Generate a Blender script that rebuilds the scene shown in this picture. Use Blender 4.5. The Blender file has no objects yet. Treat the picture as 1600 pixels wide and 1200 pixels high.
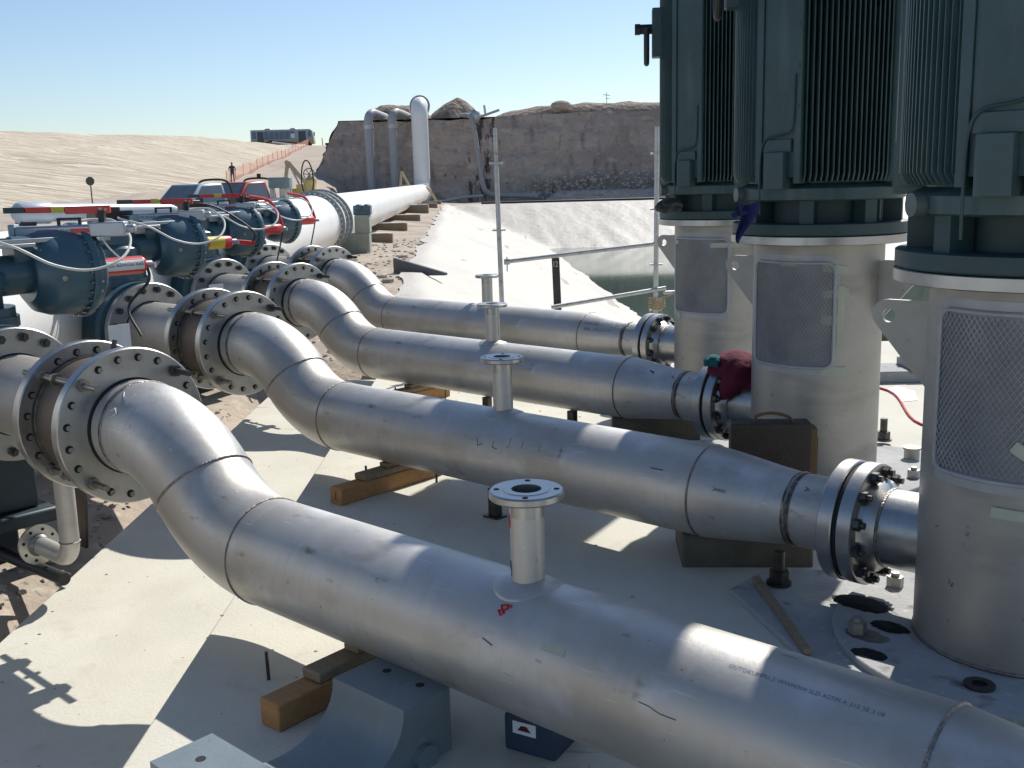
import bpy, math, random
from mathutils import Vector, Matrix, noise
rnd = random.Random(7)
R_ = math.radians
S = bpy.context.scene
COL = S.collection

# ---------------------------------------------------------------- camera
PITCH, ROLL, FPX = R_(11.042), R_(-1.475), 1648.0
c_, s_ = math.cos(PITCH), math.sin(PITCH)
fw = Vector((0, c_, -s_)); up = Vector((0, s_, c_)); rt = Vector((1, 0, 0))
cr, sr = math.cos(ROLL), math.sin(ROLL)
r2 = cr * rt + sr * up; u2 = -sr * rt + cr * up
cam_d = bpy.data.cameras.new('camera'); cam = bpy.data.objects.new('camera', cam_d); COL.objects.link(cam)
cam_d.sensor_width = 36; cam_d.lens = 36 * FPX / 1600; cam_d.clip_start = .05; cam_d.clip_end = 2000
M = Matrix(((r2.x, u2.x, -fw.x, 0), (r2.y, u2.y, -fw.y, 0), (r2.z, u2.z, -fw.z, 2.10), (0, 0, 0, 1)))
cam.matrix_world = M
S.camera = cam

# ---------------------------------------------------------------- sun and sky
SUN_T, SUN_Q = .55, 1.17            # sun lies towards (T, 1, Q)
sv = Vector((SUN_T, 1, SUN_Q)).normalized()
SUN_EL = math.asin(sv.z); SUN_AZ = math.atan2(sv.x, sv.y)
sd = bpy.data.lights.new('sun', 'SUN'); sd.energy = 5.0; sd.angle = R_(.53); sd.color = (1, .965, .9)
so = bpy.data.objects.new('sun', sd); COL.objects.link(so)
so.rotation_euler = (-sv).to_track_quat('-Z', 'Y').to_euler()
W = bpy.data.worlds.new('World'); S.world = W; W.use_nodes = True
wn = W.node_tree.nodes; wl = W.node_tree.links
bg = wn['Background']; sky = wn.new('ShaderNodeTexSky'); sky.sky_type = 'NISHITA'; sky.sun_disc = False
sky.sun_elevation = SUN_EL; sky.sun_rotation = SUN_AZ; sky.altitude = 500; sky.air_density = 1.0; sky.dust_density = .6; sky.ozone_density = 3.0
wl.new(sky.outputs[0], bg.inputs[0]); bg.inputs[1].default_value = .11
S.view_settings.view_transform = 'Standard'; S.view_settings.look = 'None'; S.view_settings.exposure = .15; S.view_settings.gamma = 1

# ---------------------------------------------------------------- helpers
def V(*a): return Vector(a)
def basis(ax):
    ax = Vector(ax).normalized(); h = V(0, 0, 1) if abs(ax.z) < .9 else V(1, 0, 0)
    u = ax.cross(h).normalized(); v = ax.cross(u).normalized(); return ax, u, v

class MB:
    def __init__(s): s.v = []; s.f = []; s.m = []
    def add(s, vs, fs, mi=0):
        o = len(s.v); s.v += [tuple(v) for v in vs]; s.f += [tuple(i + o for i in f) for f in fs]; s.m += [mi] * len(fs); return s
    def box(s, x0, x1, y0, y1, z0, z1, mi=0, mat=None):
        vs = [V(x, y, z) for z in (z0, z1) for y in (y0, y1) for x in (x0, x1)]
        if mat: vs = [mat @ v for v in vs]
        return s.add(vs, [(0, 2, 3, 1), (4, 5, 7, 6), (0, 1, 5, 4), (2, 6, 7, 3), (0, 4, 6, 2), (1, 3, 7, 5)], mi)
    def lathe(s, p, ax, prof, seg=32, mi=0, closed=False, ph=0):
        # prof: list of (distance along axis, radius)
        p = Vector(p); ax, u, v = basis(ax); vs = []; fs = []; n = len(prof)
        for (t, r) in prof:
            for k in range(seg):
                a = 2 * math.pi * k / seg + ph; vs.append(p + ax * t + (u * math.cos(a) + v * math.sin(a)) * r)
        rng = n if closed else n - 1
        for i in range(rng):
            j = (i + 1) % n
            for k in range(seg):
                k2 = (k + 1) % seg; fs.append((i * seg + k, j * seg + k, j * seg + k2, i * seg + k2))
        return s.add(vs, fs, mi)
    def cyl(s, p0, p1, r0, r1=None, seg=24, mi=0, ph=0):
        p0 = Vector(p0); p1 = Vector(p1); r1 = r0 if r1 is None else r1; L = (p1 - p0).length
        return s.lathe(p0, p1 - p0, [(0, 1e-5), (0, r0), (L, r1), (L, 1e-5)], seg, mi, False, ph)
    def sweep(s, pts, r, seg=10, mi=0, caps=True, closed=False):
        pts = [Vector(p) for p in pts]; n = len(pts); rs = r if isinstance(r, (list, tuple)) else [r] * n
        vs = []; fs = []; pu = None
        for i, p in enumerate(pts):
            a = pts[i - 1] if (i > 0 or closed) else p; b = pts[(i + 1) % n] if (i < n - 1 or closed) else p
            t = (b - a).normalized()
            if pu is None: _, u, _v = basis(t)
            else: u = (pu - t * pu.dot(t)).normalized()
            pu = u; w = t.cross(u)
            for k in range(seg):
                an = 2 * math.pi * k / seg; vs.append(p + (u * math.cos(an) + w * math.sin(an)) * rs[i])
        for i in range(n if closed else n - 1):
            j = (i + 1) % n
            for k in range(seg):
                k2 = (k + 1) % seg; fs.append((i * seg + k, i * seg + k2, j * seg + k2, j * seg + k))
        if caps and not closed:
            fs.append(tuple(range(seg))[::-1]); fs.append(tuple((n - 1) * seg + k for k in range(seg)))
        return s.add(vs, fs, mi)
    def prism(s, poly, depth, fr, mi=0):
        # poly in (a,b), extruded along third axis; fr maps (a,b,c) to a point
        n = len(poly); vs = [fr(a, b, 0) for a, b in poly] + [fr(a, b, depth) for a, b in poly]
        fs = [tuple(range(n))[::-1], tuple(range(n, 2 * n))] + [(i, (i + 1) % n, (i + 1) % n + n, i + n) for i in range(n)]
        return s.add(vs, fs, mi)
    def sphere(s, p, r, seg=16, rings=10, mi=0, sc=(1, 1, 1)):
        vs = []; fs = []; p = Vector(p)
        for i in range(rings + 1):
            th = math.pi * i / rings
            for k in range(seg):
                a = 2 * math.pi * k / seg
                vs.append(p + V(r * sc[0] * math.sin(th) * math.cos(a), r * sc[1] * math.sin(th) * math.sin(a), r * sc[2] * math.cos(th)))
        for i in range(rings):
            for k in range(seg):
                k2 = (k + 1) % seg; fs.append((i * seg + k, (i + 1) * seg + k, (i + 1) * seg + k2, i * seg + k2))
        return s.add(vs, fs, mi)
    def build(s, name, mats, parent=None, smooth=35, bevel=0, loc=None, rz=None):
        me = bpy.data.meshes.new(name); me.from_pydata(s.v, [], s.f); me.validate(clean_customdata=False)
        if not isinstance(mats, (list, tuple)): mats = [mats]
        for m in mats: me.materials.append(m)
        if len(mats) > 1 and len(me.polygons) == len(s.m): me.polygons.foreach_set('material_index', s.m)
        import bmesh
        bm = bmesh.new(); bm.from_mesh(me); bmesh.ops.recalc_face_normals(bm, faces=bm.faces); bm.to_mesh(me); bm.free()
        if smooth:
            me.polygons.foreach_set('use_smooth', [True] * len(me.polygons)); me.set_sharp_from_angle(angle=R_(smooth))
        me.update()
        o = bpy.data.objects.new(name, me); COL.objects.link(o)
        if parent: o.parent = parent
        if loc: o.location = loc
        if rz is not None: o.rotation_euler = (0, 0, rz)
        if bevel:
            b = o.modifiers.new('bevel', 'BEVEL'); b.width = bevel; b.segments = 2; b.limit_method = 'ANGLE'; b.angle_limit = R_(50)
        return o

def thing(name, label, cat, loc=(0, 0, 0), rz=0, group=None):
    o = bpy.data.objects.new(name, None); COL.objects.link(o); o.empty_display_size = .1
    o.location = loc; o.rotation_euler = (0, 0, rz); return tag(o, label, cat, group)
def tag(o, label=None, cat=None, group=None, kind=None):
    if label: o['label'] = label
    if cat: o['category'] = cat
    if group: o['group'] = group
    if kind: o['kind'] = kind
    return o
def copy_tree(o, parent=None):
    c = o.copy(); COL.objects.link(c)
    if parent: c.parent = parent
    for ch in list(o.children): copy_tree(ch, c)
    return c
def dup(o, loc, label, rz=None):
    c = copy_tree(o); c.location = loc; c['label'] = label
    if rz is not None: c.rotation_euler = (0, 0, rz)
    return c
def text_geo(txt, size):
    cu = bpy.data.curves.new('t', 'FONT'); cu.body = txt; cu.size = size; cu.resolution_u = 2
    o = bpy.data.objects.new('t', cu); COL.objects.link(o)
    dg = bpy.context.evaluated_depsgraph_get(); me = bpy.data.meshes.new_from_object(o.evaluated_get(dg))
    vs = [v.co.copy() for v in me.vertices]; fs = [tuple(p.vertices) for p in me.polygons]
    bpy.data.objects.remove(o); bpy.data.curves.remove(cu); bpy.data.meshes.remove(me)
    return vs, fs
def fbm(x, y, z=0, o=4):
    return noise.fractal(V(x, y, z), 1.0, 2.0, o)

# ---------------------------------------------------------------- materials
def mat(name, col, rough=.6, metal=0, var=.12, scale=4, bump=0, bscale=40, stretch=None, col2=None, thr=None, spec=.5, coat=0, detail=6, rvar=.0, bdist=.02):
    m = bpy.data.materials.new(name); m.use_nodes = True; nt = m.node_tree; n = nt.nodes; l = nt.links
    b = n['Principled BSDF']; b.inputs['Roughness'].default_value = rough; b.inputs['Metallic'].default_value = metal
    b.inputs['Specular IOR Level'].default_value = spec; b.inputs['Coat Weight'].default_value = coat
    tc = n.new('ShaderNodeTexCoord'); mp = n.new('ShaderNodeMapping'); l.new(tc.outputs['Object'], mp.inputs[0])
    if stretch: mp.inputs['Scale'].default_value = stretch
    nz = n.new('ShaderNodeTexNoise'); nz.inputs['Scale'].default_value = scale; nz.inputs['Detail'].default_value = detail; nz.inputs['Roughness'].default_value = .6
    l.new(mp.outputs[0], nz.inputs[0])
    cr_ = n.new('ShaderNodeValToRGB'); l.new(nz.outputs[0], cr_.inputs[0])
    c2 = col2 if col2 else tuple(min(1, c * (1 + var)) for c in col); c1 = tuple(c * (1 - var) for c in col) if not col2 else col
    e = cr_.color_ramp.elements; a, bb = thr if thr else (.3, .7)
    e[0].position = a; e[1].position = bb; e[0].color = (*c1, 1); e[1].color = (*c2, 1)
    l.new(cr_.outputs[0], b.inputs['Base Color'])
    if rvar:
        mr = n.new('ShaderNodeMapRange'); mr.inputs[3].default_value = rough - rvar; mr.inputs[4].default_value = rough + rvar
        l.new(nz.outputs[0], mr.inputs[0]); l.new(mr.outputs[0], b.inputs['Roughness'])
    if bump:
        n2 = n.new('ShaderNodeTexNoise'); n2.inputs['Scale'].default_value = bscale; n2.inputs['Detail'].default_value = 5; l.new(mp.outputs[0], n2.inputs[0])
        bp = n.new('ShaderNodeBump'); bp.inputs['Strength'].default_value = bump; bp.inputs['Distance'].default_value = bdist
        l.new(n2.outputs[0], bp.inputs['Height']); l.new(bp.outputs[0], b.inputs['Normal'])
    m['nodes'] = 1
    return m
def layer(m, col, scale, a, b, stretch=None, w=(0, 0, 0), rot=(0, 0, 0)):
    """a second noise-masked colour over a material's base colour (stains, scuffs, dust)"""
    nt = m.node_tree; n = nt.nodes; l = nt.links; bs = n['Principled BSDF']; src = bs.inputs['Base Color'].links[0].from_socket
    tc = n.new('ShaderNodeTexCoord'); mp = n.new('ShaderNodeMapping'); l.new(tc.outputs['Object'], mp.inputs[0]); mp.inputs['Location'].default_value = w; mp.inputs['Rotation'].default_value = rot
    if stretch: mp.inputs['Scale'].default_value = stretch
    nz = n.new('ShaderNodeTexNoise'); nz.inputs['Scale'].default_value = scale; nz.inputs['Detail'].default_value = 8; l.new(mp.outputs[0], nz.inputs[0])
    mr = n.new('ShaderNodeMapRange'); mr.inputs[1].default_value = a; mr.inputs[2].default_value = b; l.new(nz.outputs[0], mr.inputs[0])
    mx = n.new('ShaderNodeMix'); mx.data_type = 'RGBA'; l.new(mr.outputs[0], mx.inputs[0]); l.new(src, mx.inputs[6]); mx.inputs[7].default_value = (*col, 1)
    l.new(mx.outputs[2], bs.inputs['Base Color']); return m

STEEL = mat('stainless', (.52, .505, .475), .46, .62, .08, 2.2, .05, 30, None, detail=9, rvar=.09)
layer(STEEL, (.36, .33, .285), 3, .56, .80, (1, 1, 1.6), (3, 0, 0)); layer(STEEL, (.43, .395, .34), 1.3, .50, .72, (1, 1, 1), (9, 4, 2)); layer(STEEL, (.58, .575, .565), 3.5, .56, .72, (1, 1.5, 1.5), (2, 8, 3)); layer(STEEL, (.25, .225, .19), 9, .66, .76, (.8, 1.6, 1.6), (6, 6, 1)); layer(STEEL, (.47, .455, .43), 6, .50, .80, (5, .7, .7), (0, 5, 0)); layer(STEEL, (.30, .27, .23), 2.6, .62, .80, (1, 2, 2), (7, 2, 0)); layer(STEEL, (.62, .61, .59), 40, .66, .74, (.12, 1.5, 1.5)); layer(STEEL, (.16, .14, .12), 60, .71, .75, (.6, 1.6, 1), (1, 1, 4))
FLANGE = mat('flange steel', (.43, .43, .42), .36, .95, .10, 9, .04, 60, rvar=.06)
layer(FLANGE, (.27, .24, .20), 7, .58, .8)
SLEEVE = mat('brown tinted steel', (.15, .12, .10), .55, .5, .2, 6, .1, 40)  # bare steel, the brown it reflects put into the base colour
WELD = mat('weld', (.24, .22, .20), .42, .9, .35, 30, .5, 90)
TINT = mat('heat tint', (.07, .06, .055), .45, .7, .5, 16, .1, 50, col2=(.34, .31, .27), thr=(.42, .68))
DARK = mat('dark hole', (.012, .012, .014), .8)
NUT = mat('dark bolt', (.09, .085, .08), .42, .8, .3, 20)
ROD = mat('threaded rod', (.28, .26, .23), .38, .9, .2, 60)
BARREL = mat('barrel steel', (.37, .355, .325), .5, .6, .10, 3, .06, 30, None, rvar=.05)
layer(BARREL, (.25, .235, .21), 3.0, .52, .78, (.6, .6, 2)); layer(BARREL, (.12, .11, .10), 18, .70, .76)
WRAP = mat('pale film', (.34, .35, .37), .4, .25, .1, 6, .3, 14)
MESHM = mat('expanded metal', (.34, .35, .36), .45, .6, .1, 10)
MESHB = mat('mesh backing', (.25, .26, .28), .5, .4, .2, 5, .2, 12)
TAPE = mat('masking tape', (.40, .42, .34), .6, 0, .08, 8, .1, 30)
GREEN = mat('motor green', (.034, .074, .078), .42, 0, .2, 3, .05, 60, spec=.5, rvar=.06)
layer(GREEN, (.085, .115, .11), 4, .52, .85, (2.5, 2.5, .5)); layer(GREEN, (.02, .035, .036), 9, .60, .75, (1, 1, .6), (4, 1, 0))
GREEN2 = mat('motor plate green', (.024, .055, .058), .5, 0, .2, 3)
CREAM = mat('grey cap', (.10, .125, .115), .5, 0, .1, 6)
TEAL = mat('valve teal', (.045, .105, .140), .34, 0, .14, 3, .06, 60, spec=.6, rvar=.08)
layer(TEAL, (.12, .16, .16), 6, .64, .85)
BLUEG = mat('saddle blue grey', (.16, .20, .22), .45, 0, .14, 4, .10, 40)
layer(BLUEG, (.22, .25, .25), 9, .62, .72); layer(BLUEG, (.06, .07, .08), 22, .70, .75)
RED = mat('red paint', (.55, .02, .02), .35, 0, .12, 8, coat=.3)
YEL = mat('yellow paint', (.62, .48, .05), .45, 0, .1, 8)
BLACK = mat('black rubber', (.02, .02, .021), .55, 0, .2, 10)
GRIP = mat('grip grey', (.05, .065, .06), .6)
WHITEP = mat('white paint', (.80, .79, .75), .45, 0, .04, 3)
layer(WHITEP, (.66, .62, .54), 4, .55, .8)
HEADW = mat('header paint', (.80, .79, .76), .42, 0, .05, .6)
HEADG = mat('header flange', (.24, .26, .27), .45, .3, .15, 3)
ALU = mat('aluminium', (.42, .45, .48), .38, .6, .1, 8)
TUBE = mat('white tube', (.62, .63, .58), .4, 0, .05, 8)
BOXBR = mat('brown box', (.085, .055, .045), .45, 0, .2, 6)
CONC = mat('slab concrete', (.57, .545, .46), .85, 0, .07, 1.6, .18, 55)
layer(CONC, (.51, .475, .395), 1.2, .5, .8, (1, .35, 1)); layer(CONC, (.30, .25, .19), 34, .73, .77, (.5, 1, 1)); layer(CONC, (.50, .46, .385), 6, .60, .78); layer(CONC, (.44, .41, .35), .7, .60, .85, (1.4, .6, 1), (2, 1, 0)); layer(CONC, (.40, .37, .31), 2.2, .685, .70, (.35, 2.2, 1), (0, 3, 0))
CONC2 = mat('plinth concrete', (.36, .36, .35), .85, 0, .14, 3, .3, 40)
layer(CONC2, (.14, .12, .10), 7, .60, .74); layer(CONC2, (.48, .47, .44), 20, .62, .7)
BLOCKM = mat('block concrete', (.12, .11, .085), .9, 0, .25, 6, .4, 30)
SAND = mat('dirt', (.40, .335, .265), .95, 0, .18, .9, .8, 6, detail=12, bdist=.05)
layer(SAND, (.27, .21, .165), .25, .45, .7); layer(SAND, (.52, .46, .37), 5, .58, .72); layer(SAND, (.20, .16, .125), 14, .62, .7)
BANK = mat('bank', (.49, .42, .315), .95, 0, .10, .4, 1, .9, (.45, 1.5, 1.2), detail=12, bdist=.26)
layer(BANK, (.36, .30, .225), 1.3, .48, .62, (.16, 1.3, .8)); layer(BANK, (.66, .59, .48), .8, .52, .68, (.22, 1.9, .9), (5, 0, 0)); layer(BANK, (.26, .21, .155), 4.2, .60, .72, (.3, 1.1, 1))
ROADM = mat('ramp earth', (.40, .335, .27), .95, 0, .1, .3, .3, 3)
layer(ROADM, (.33, .27, .21), .5, .5, .7, (1, .12, 1))
WALLM = mat('pit wall', (.47, .385, .33), .95, 0, .12, .6, 1, 1.6, (1, 1, 1.4), detail=12, bdist=.45)
layer(WALLM, (.36, .29, .25), .30, .44, .66, (.5, .5, 1.6)); layer(WALLM, (.58, .50, .42), 1.3, .56, .74, (.8, .8, 1.0)); layer(WALLM, (.27, .215, .185), .8, .55, .75, (1.6, 1.6, .3), (4, 0, 1)); layer(WALLM, (.17, .135, .115), 2.2, .64, .74, (1.4, 1.4, .6), (1, 0, 1))
def wall_stain():
    nt = WALLM.node_tree; n = nt.nodes; l = nt.links; bs = n['Principled BSDF']; src = bs.inputs['Base Color'].links[0].from_socket
    tc = n.new('ShaderNodeTexCoord'); mp = n.new('ShaderNodeMapping'); l.new(tc.outputs['Object'], mp.inputs[0]); mp.inputs['Scale'].default_value = (1.6, 1, .32)
    nz = n.new('ShaderNodeTexNoise'); nz.inputs['Scale'].default_value = .9; nz.inputs['Detail'].default_value = 10; nz.inputs['Roughness'].default_value = .7; l.new(mp.outputs[0], nz.inputs[0])
    sx = n.new('ShaderNodeSeparateXYZ'); l.new(tc.outputs['Object'], sx.inputs[0])
    def mth(op, a, b):
        q = n.new('ShaderNodeMath'); q.operation = op
        for i, v in enumerate((a, b)):
            if isinstance(v, (int, float)): q.inputs[i].default_value = v
            else: l.new(v, q.inputs[i])
        return q.outputs[0]
    dx = mth('ABSOLUTE', mth('ADD', sx.outputs[0], 2.6), 0); fall = mth('MULTIPLY', dx, .075)
    mr = n.new('ShaderNodeMapRange'); mr.inputs[1].default_value = .44; mr.inputs[2].default_value = .50; l.new(mth('SUBTRACT', nz.outputs[0], fall), mr.inputs[0])
    mx = n.new('ShaderNodeMix'); mx.data_type = 'RGBA'; l.new(mr.outputs[0], mx.inputs[0]); l.new(src, mx.inputs[6]); mx.inputs[7].default_value = (.085, .07, .065, 1); l.new(mx.outputs[2], bs.inputs['Base Color'])
wall_stain()
STAIN = mat('wet stain', (.055, .045, .04), .8, 0, .4, 2, .4, 3)
HEAP = mat('heap soil', (.24, .19, .15), .95, 0, .3, .8, 1, 2.0, detail=12, bdist=.4); layer(HEAP, (.30, .24, .19), 1.2, .56, .7)
RUB = mat('rubble', (.42, .36, .30), .95, 0, .25, 2)
LINER = mat('liner', (.48, .445, .385), .6, 0, .03, .5, .6, 1.6, bdist=.10)
layer(LINER, (.39, .365, .33), .35, .5, .75, (1, .4, 1)); layer(LINER, (.24, .215, .18), .5, .655, .675, (2.4, .25, 1), (3, 1, 0), rot=(0, 0, .45))
WATERM = mat('water', (.035, .07, .045), .06, 0, .2, .3, .06, 1.2, spec=.5)
WOOD = mat('timber', (.38, .205, .08), .75, 0, .18, 6, .25, 30, (1, 6, 6))
WOOD2 = mat('grey timber', (.26, .20, .13), .8, 0, .2, 6, .25, 30, (1, 6, 6))
GALV = mat('galvanised', (.50, .50, .49), .45, .6, .15, 12, .1, 60); layer(GALV, (.30, .24, .18), 14, .6, .72)
REDT = mat('red marker', (.45, .015, .02), .6)
BLKT = mat('stencil ink', (.12, .125, .16), .7)
STEN = mat('faded ink', (.21, .22, .27), .6)
CHALK = mat('chalk', (.66, .66, .62), .8)
LABELW = mat('label white', (.72, .73, .74), .5)
ROPE = mat('rope', (.42, .33, .20), .9, 0, .2, 30)
MAROON = mat('maroon cloth', (.105, .006, .024), .9, 0, .2, 6, .4, 25)
TEALC = mat('teal cloth', (.01, .10, .11), .9, 0, .2, 10)
BLUEC = mat('blue cloth', (.014, .020, .10), .9, 0, .2, 10)
LEATH = mat('bag brown', (.035, .024, .018), .5, 0, .2, 8, .2, 60)
LEATH2 = mat('bag trim', (.13, .075, .03), .55, 0, .2, 8)
GLASS = mat('vehicle glass', (.13, .15, .16), .08, 0, .2, 2, spec=.8)
SILV = mat('silver blue paint', (.46, .54, .58), .3, .2, .05, 3)
TRED = mat('truck red', (.42, .06, .045), .35, .1, .1, 3)
BUSP = mat('bus paint', (.30, .33, .35), .4, .1, .1, .6)
BUSY = mat('bus ochre', (.42, .30, .12), .5, 0, .1, .6)
ORM = mat('orange net', (.62, .30, .22), .8, 0, .15, 3)
SKIN = mat('skin', (.35, .2, .14), .6)
CLOTH = mat('dark clothes', (.05, .055, .07), .8)
RUBR = mat('tyre', (.03, .03, .03), .8)

# ---------------------------------------------------------------- layout
AZ = R_(47.82); RD = R_(2.011)
d_ = V(-math.sin(AZ), math.cos(AZ), 0); e_ = -d_; n_ = V(-e_.y, e_.x, 0)
RV = 2.906 * V(-math.sin(RD), math.cos(RD), 0)
Q0 = V(.04215, 3.6718, 0); ZC = .3924; PR = .254; RZ = math.atan2(e_.y, e_.x)
ZS = -.06; ZU = ZC + .446        # slab level, height of the upstream axis
def Q(k): return Q0 + RV * k
def L2W(k, x, y, z=0): return Q(k) + e_ * x + n_ * y + V(0, 0, z)

# ================================================================ SETTING
def seg_d(p, a, b):
    ab = b - a; t = max(0, min(1, (p - a).dot(ab) / ab.length_squared)); q = a + ab * t
    side = (ab.x * (p.y - a.y) - ab.y * (p.x - a.x)); return (p - q).length, side, t
TOE = [V(-95, -40), V(-60, 20), V(-38, 62), V(-25.3, 95), V(-36.5, 195), V(-37, 330)]
TZ = [0, 0, .2, 2.2, 8.6, 9.3]
TZ[5] = 9.0
CRE = [V(-170, -40), V(-112, 60), V(-60, 124), V(-46, 152), V(-38.5, 197), V(-38.4, 330)]
TOE = [Vector((p.x, p.y)) for p in TOE]; CRE = [Vector((p.x, p.y)) for p in CRE]
def poly_d(p, P):
    best = None
    for i in range(len(P) - 1):
        d, sd_, t = seg_d(p, P[i], P[i + 1])
        if best is None or d < best[0] - 1e-6: best = (d, sd_, i, t)
    return best
def xe(y): return -1.55 - .045 * (y - 13)
def pond(x, y, z0):
    din = min((x - xe(y)) * .41, (y - 13.6) * .42, (88 - y) * .30)
    return z0 if din < 0 else max(-4.2, z0 - din)
def ramp_z(y): return max(0, min(8.8, (y - 60) * .0655))
def terr(x, y):
    p = Vector((x, y)); dt, st, i, t = poly_d(p, TOE)
    nz = fbm(x * .12, y * .12) * .25
    near = -.47 + .47 * max(0, min(1, (y - 12) / 10)) if y < 22 else 0
    base = near + .3 * max(0, min(1, (y - 22) / 12)) * max(0, min(1, (-4 - x) / 5))
    zt = TZ[i] * (1 - t) + TZ[i + 1] * t
    if st > 0:
        dc, sc, _, _ = poly_d(p, CRE)
        cz = 9.0 + fbm(x * .05, y * .05, 3) * .45
        if sc > 0: return cz
        f = dt / (dt + dc + 1e-6)
        gul = (noise.noise(V(x * .5 + y * .1, y * .12, 2)) * .5 + fbm(x * .2, y * .2, 5) * .5) * math.sin(math.pi * f) * .42
        return zt + (cz - zt) * (f ** .9) + gul
    r = ramp_z(y) if (y > 55 and x < -15 + (y - 100) * .02) else 0
    w = max(0, min(1, (-13 - x) / 4))
    z = max(base, 0) * (1 - w) + max(base, r) * w if y > 22 else base
    fade = max(0, min(1, (y - 14) / 10))
    return z + nz * (.25 + .75 * fade) * (.4 if abs(x) < 14 else 1)

def grid(xs, ys, f):
    m = MB(); nx = len(xs); vs = [V(x, y, f(x, y)) for y in ys for x in xs]
    fs = [(j * nx + i, j * nx + i + 1, (j + 1) * nx + i + 1, (j + 1) * nx + i) for j in range(len(ys) - 1) for i in range(nx - 1)]
    return m.add(vs, fs)
def steps(a, b, segs):
    out = [a]; 
    while out[-1] < b:
        for lim, st in segs:
            if out[-1] < lim: out.append(out[-1] + st); break
        else: out.append(b)
    return out
def ground_f(x, y):
    z = terr(x, y)
    if x > xe(y) + .05 and 13.7 < y < 88: return pond(x, y, 0) - .5
    if -3.2 < x < 9 and y < 14.2: return -.62
    if x >= 9 and y < 14.2: return -.3
    return z
gx = steps(-400, 300, [(-120, 12), (-70, 3), (-22, 1.1), (-9, .6), (3, .3), (16, 1.2), (60, 5), (300, 40)])
gy = steps(-60, 700, [(-6, 6), (16, .35), (40, .8), (100, 1.3), (215, 2.0), (340, 10), (700, 60)])
g = grid(gx, gy, ground_f).build('ground', SAND, smooth=60)
g.data.materials.append(BANK); g.data.materials.append(ROADM)
for p_ in g.data.polygons:
    c = p_.center; q = Vector((c.x, c.y))
    if c.y > 30 or c.x < -20:
        dd = poly_d(q, TOE)
        if dd[1] > 0: p_.material_index = 1
        elif c.y > 58 and c.x < -12: p_.material_index = 2
tag(g, kind='structure')

# slab: upper bench and the lower strip beside it
m = MB()
def slab_poly(x0, x1, y0, y1, z0, z1, mi=0): m.box(x0, x1, y0, y1, z0, z1, mi)
m.box(-1.522, 9, -3, 13.3, -.6, ZS)
o = m.build('upper_slab', CONC, bevel=.012); tag(o, kind='structure')
m = MB(); m.box(-2.92, -1.524, -3, 13.3, -.7, -.39)
o = m.build('lower_slab', CONC, bevel=.01); tag(o, kind='structure')

# pond liner and water
def liner_f(x, y):
    edge = min(x - xe(y), y - 13.6, 88 - y)
    z = pond(x, y, 0.0) + .03
    if x < xe(y) + .3: k_ = max(0, min(1, (x - xe(y)) / .3)); z = z * k_ + (terr(x, y) + .04) * (1 - k_)
    wr = noise.noise(V(x * .9 + y * .25, y * .12 - x * .2, 1)) * .08 + noise.noise(V(x * .35, y * 1.1, 7)) * .035 + abs(noise.noise(V(x * 2.2 + y * .9, y * .3, 9))) * .05
    return z + wr * min(1, max(.15, edge))
lx = [i * .22 for i in range(-30, 92)] + [20 + i * 2 for i in range(0, 22)]
ly = steps(13.7, 89, [(24, .3), (50, .5), (89, .8)])
m = MB(); nx = len(lx); vs = []
for y in ly:
    x0 = xe(y) - .35 + fbm(y * .35, 2) * .30
    for i, x in enumerate(lx):
        xx = max(x, x0 + i * .004); vs.append(V(xx, y, liner_f(xx, y)))
m.add(vs, [(j * nx + i, j * nx + i + 1, (j + 1) * nx + i + 1, (j + 1) * nx + i) for j in range(len(ly) - 1) for i in range(nx - 1)])
o = m.build('pond_liner', LINER, smooth=60); tag(o, kind='structure')
m = MB(); m.add([V(-3, 14, -3.02), V(64, 14, -3.02), V(64, 88, -3.02), V(-3, 88, -3.02)], [(0, 1, 2, 3)])
o = m.build('pond_water', WATERM); tag(o, kind='structure')

# pit wall: cut earth face with its plateau
foot = [V(80, 101, 0), V(-19.6, 101, 0), V(-27.5, 195, 0), V(-27.5, 420, 0)]
topp = [V(80, 103, 0), V(-15.8, 103.2, 0), V(-24, 196, 0), V(-24, 420, 0)]
m = MB()
def wall_pt(i, t, h):
    a = foot[i].lerp(foot[i + 1], t); b = topp[i].lerp(topp[i + 1], t); p = a.lerp(b, h ** 1.15)
    tz = 7.95 + fbm(p.x * .2, p.y * .2, 1) * .3 + (0 if i else noise.noise(V(p.x * .05, 0, 0)) * .3)
    if i == 0: tz += .25 * max(0, min(1, (-10 - p.x) / 4)) * 0
    z = -1.2 + (tz + 1.2) * h
    q = fbm(p.x * .45, z * 1.6, p.y * .3) * .32 + (noise.noise(V(p.x * 1.5, z * .5, 3)) * .14)
    q += .35 * math.exp(-((p.x + 4.2) ** 2) / 3) * (1 - .3 * h)
    return p + V(0, q if i == 0 else 0, z) + (V(q, 0, 0) if i else V(0, 0, 0))
NH = 26
for i, nseg in ((0, 240), (1, 60), (2, 20)):
    vs = [wall_pt(i, k / nseg, h / NH) for k in range(nseg + 1) for h in range(NH + 1)]
    m.add(vs, [(k * (NH + 1) + h, (k + 1) * (NH + 1) + h, (k + 1) * (NH + 1) + h + 1, k * (NH + 1) + h + 1) for k in range(nseg) for h in range(NH)])
for i, nseg in ((0, 240), (1, 60), (2, 20)):
    for k in range(nseg):
        a, b = wall_pt(i, k / nseg, 1), wall_pt(i, (k + 1) / nseg, 1)
        if i == 0: m.add([a, b, V(b.x, 140, 8), V(a.x, 140, 8)], [(0, 1, 2, 3)])
        else: m.add([a, b, V(80, b.y, 8.0), V(80, a.y, 8.0)], [(0, 1, 2, 3)])
o = m.build('pit_wall', WALLM, smooth=50); tag(o, kind='structure')

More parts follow.
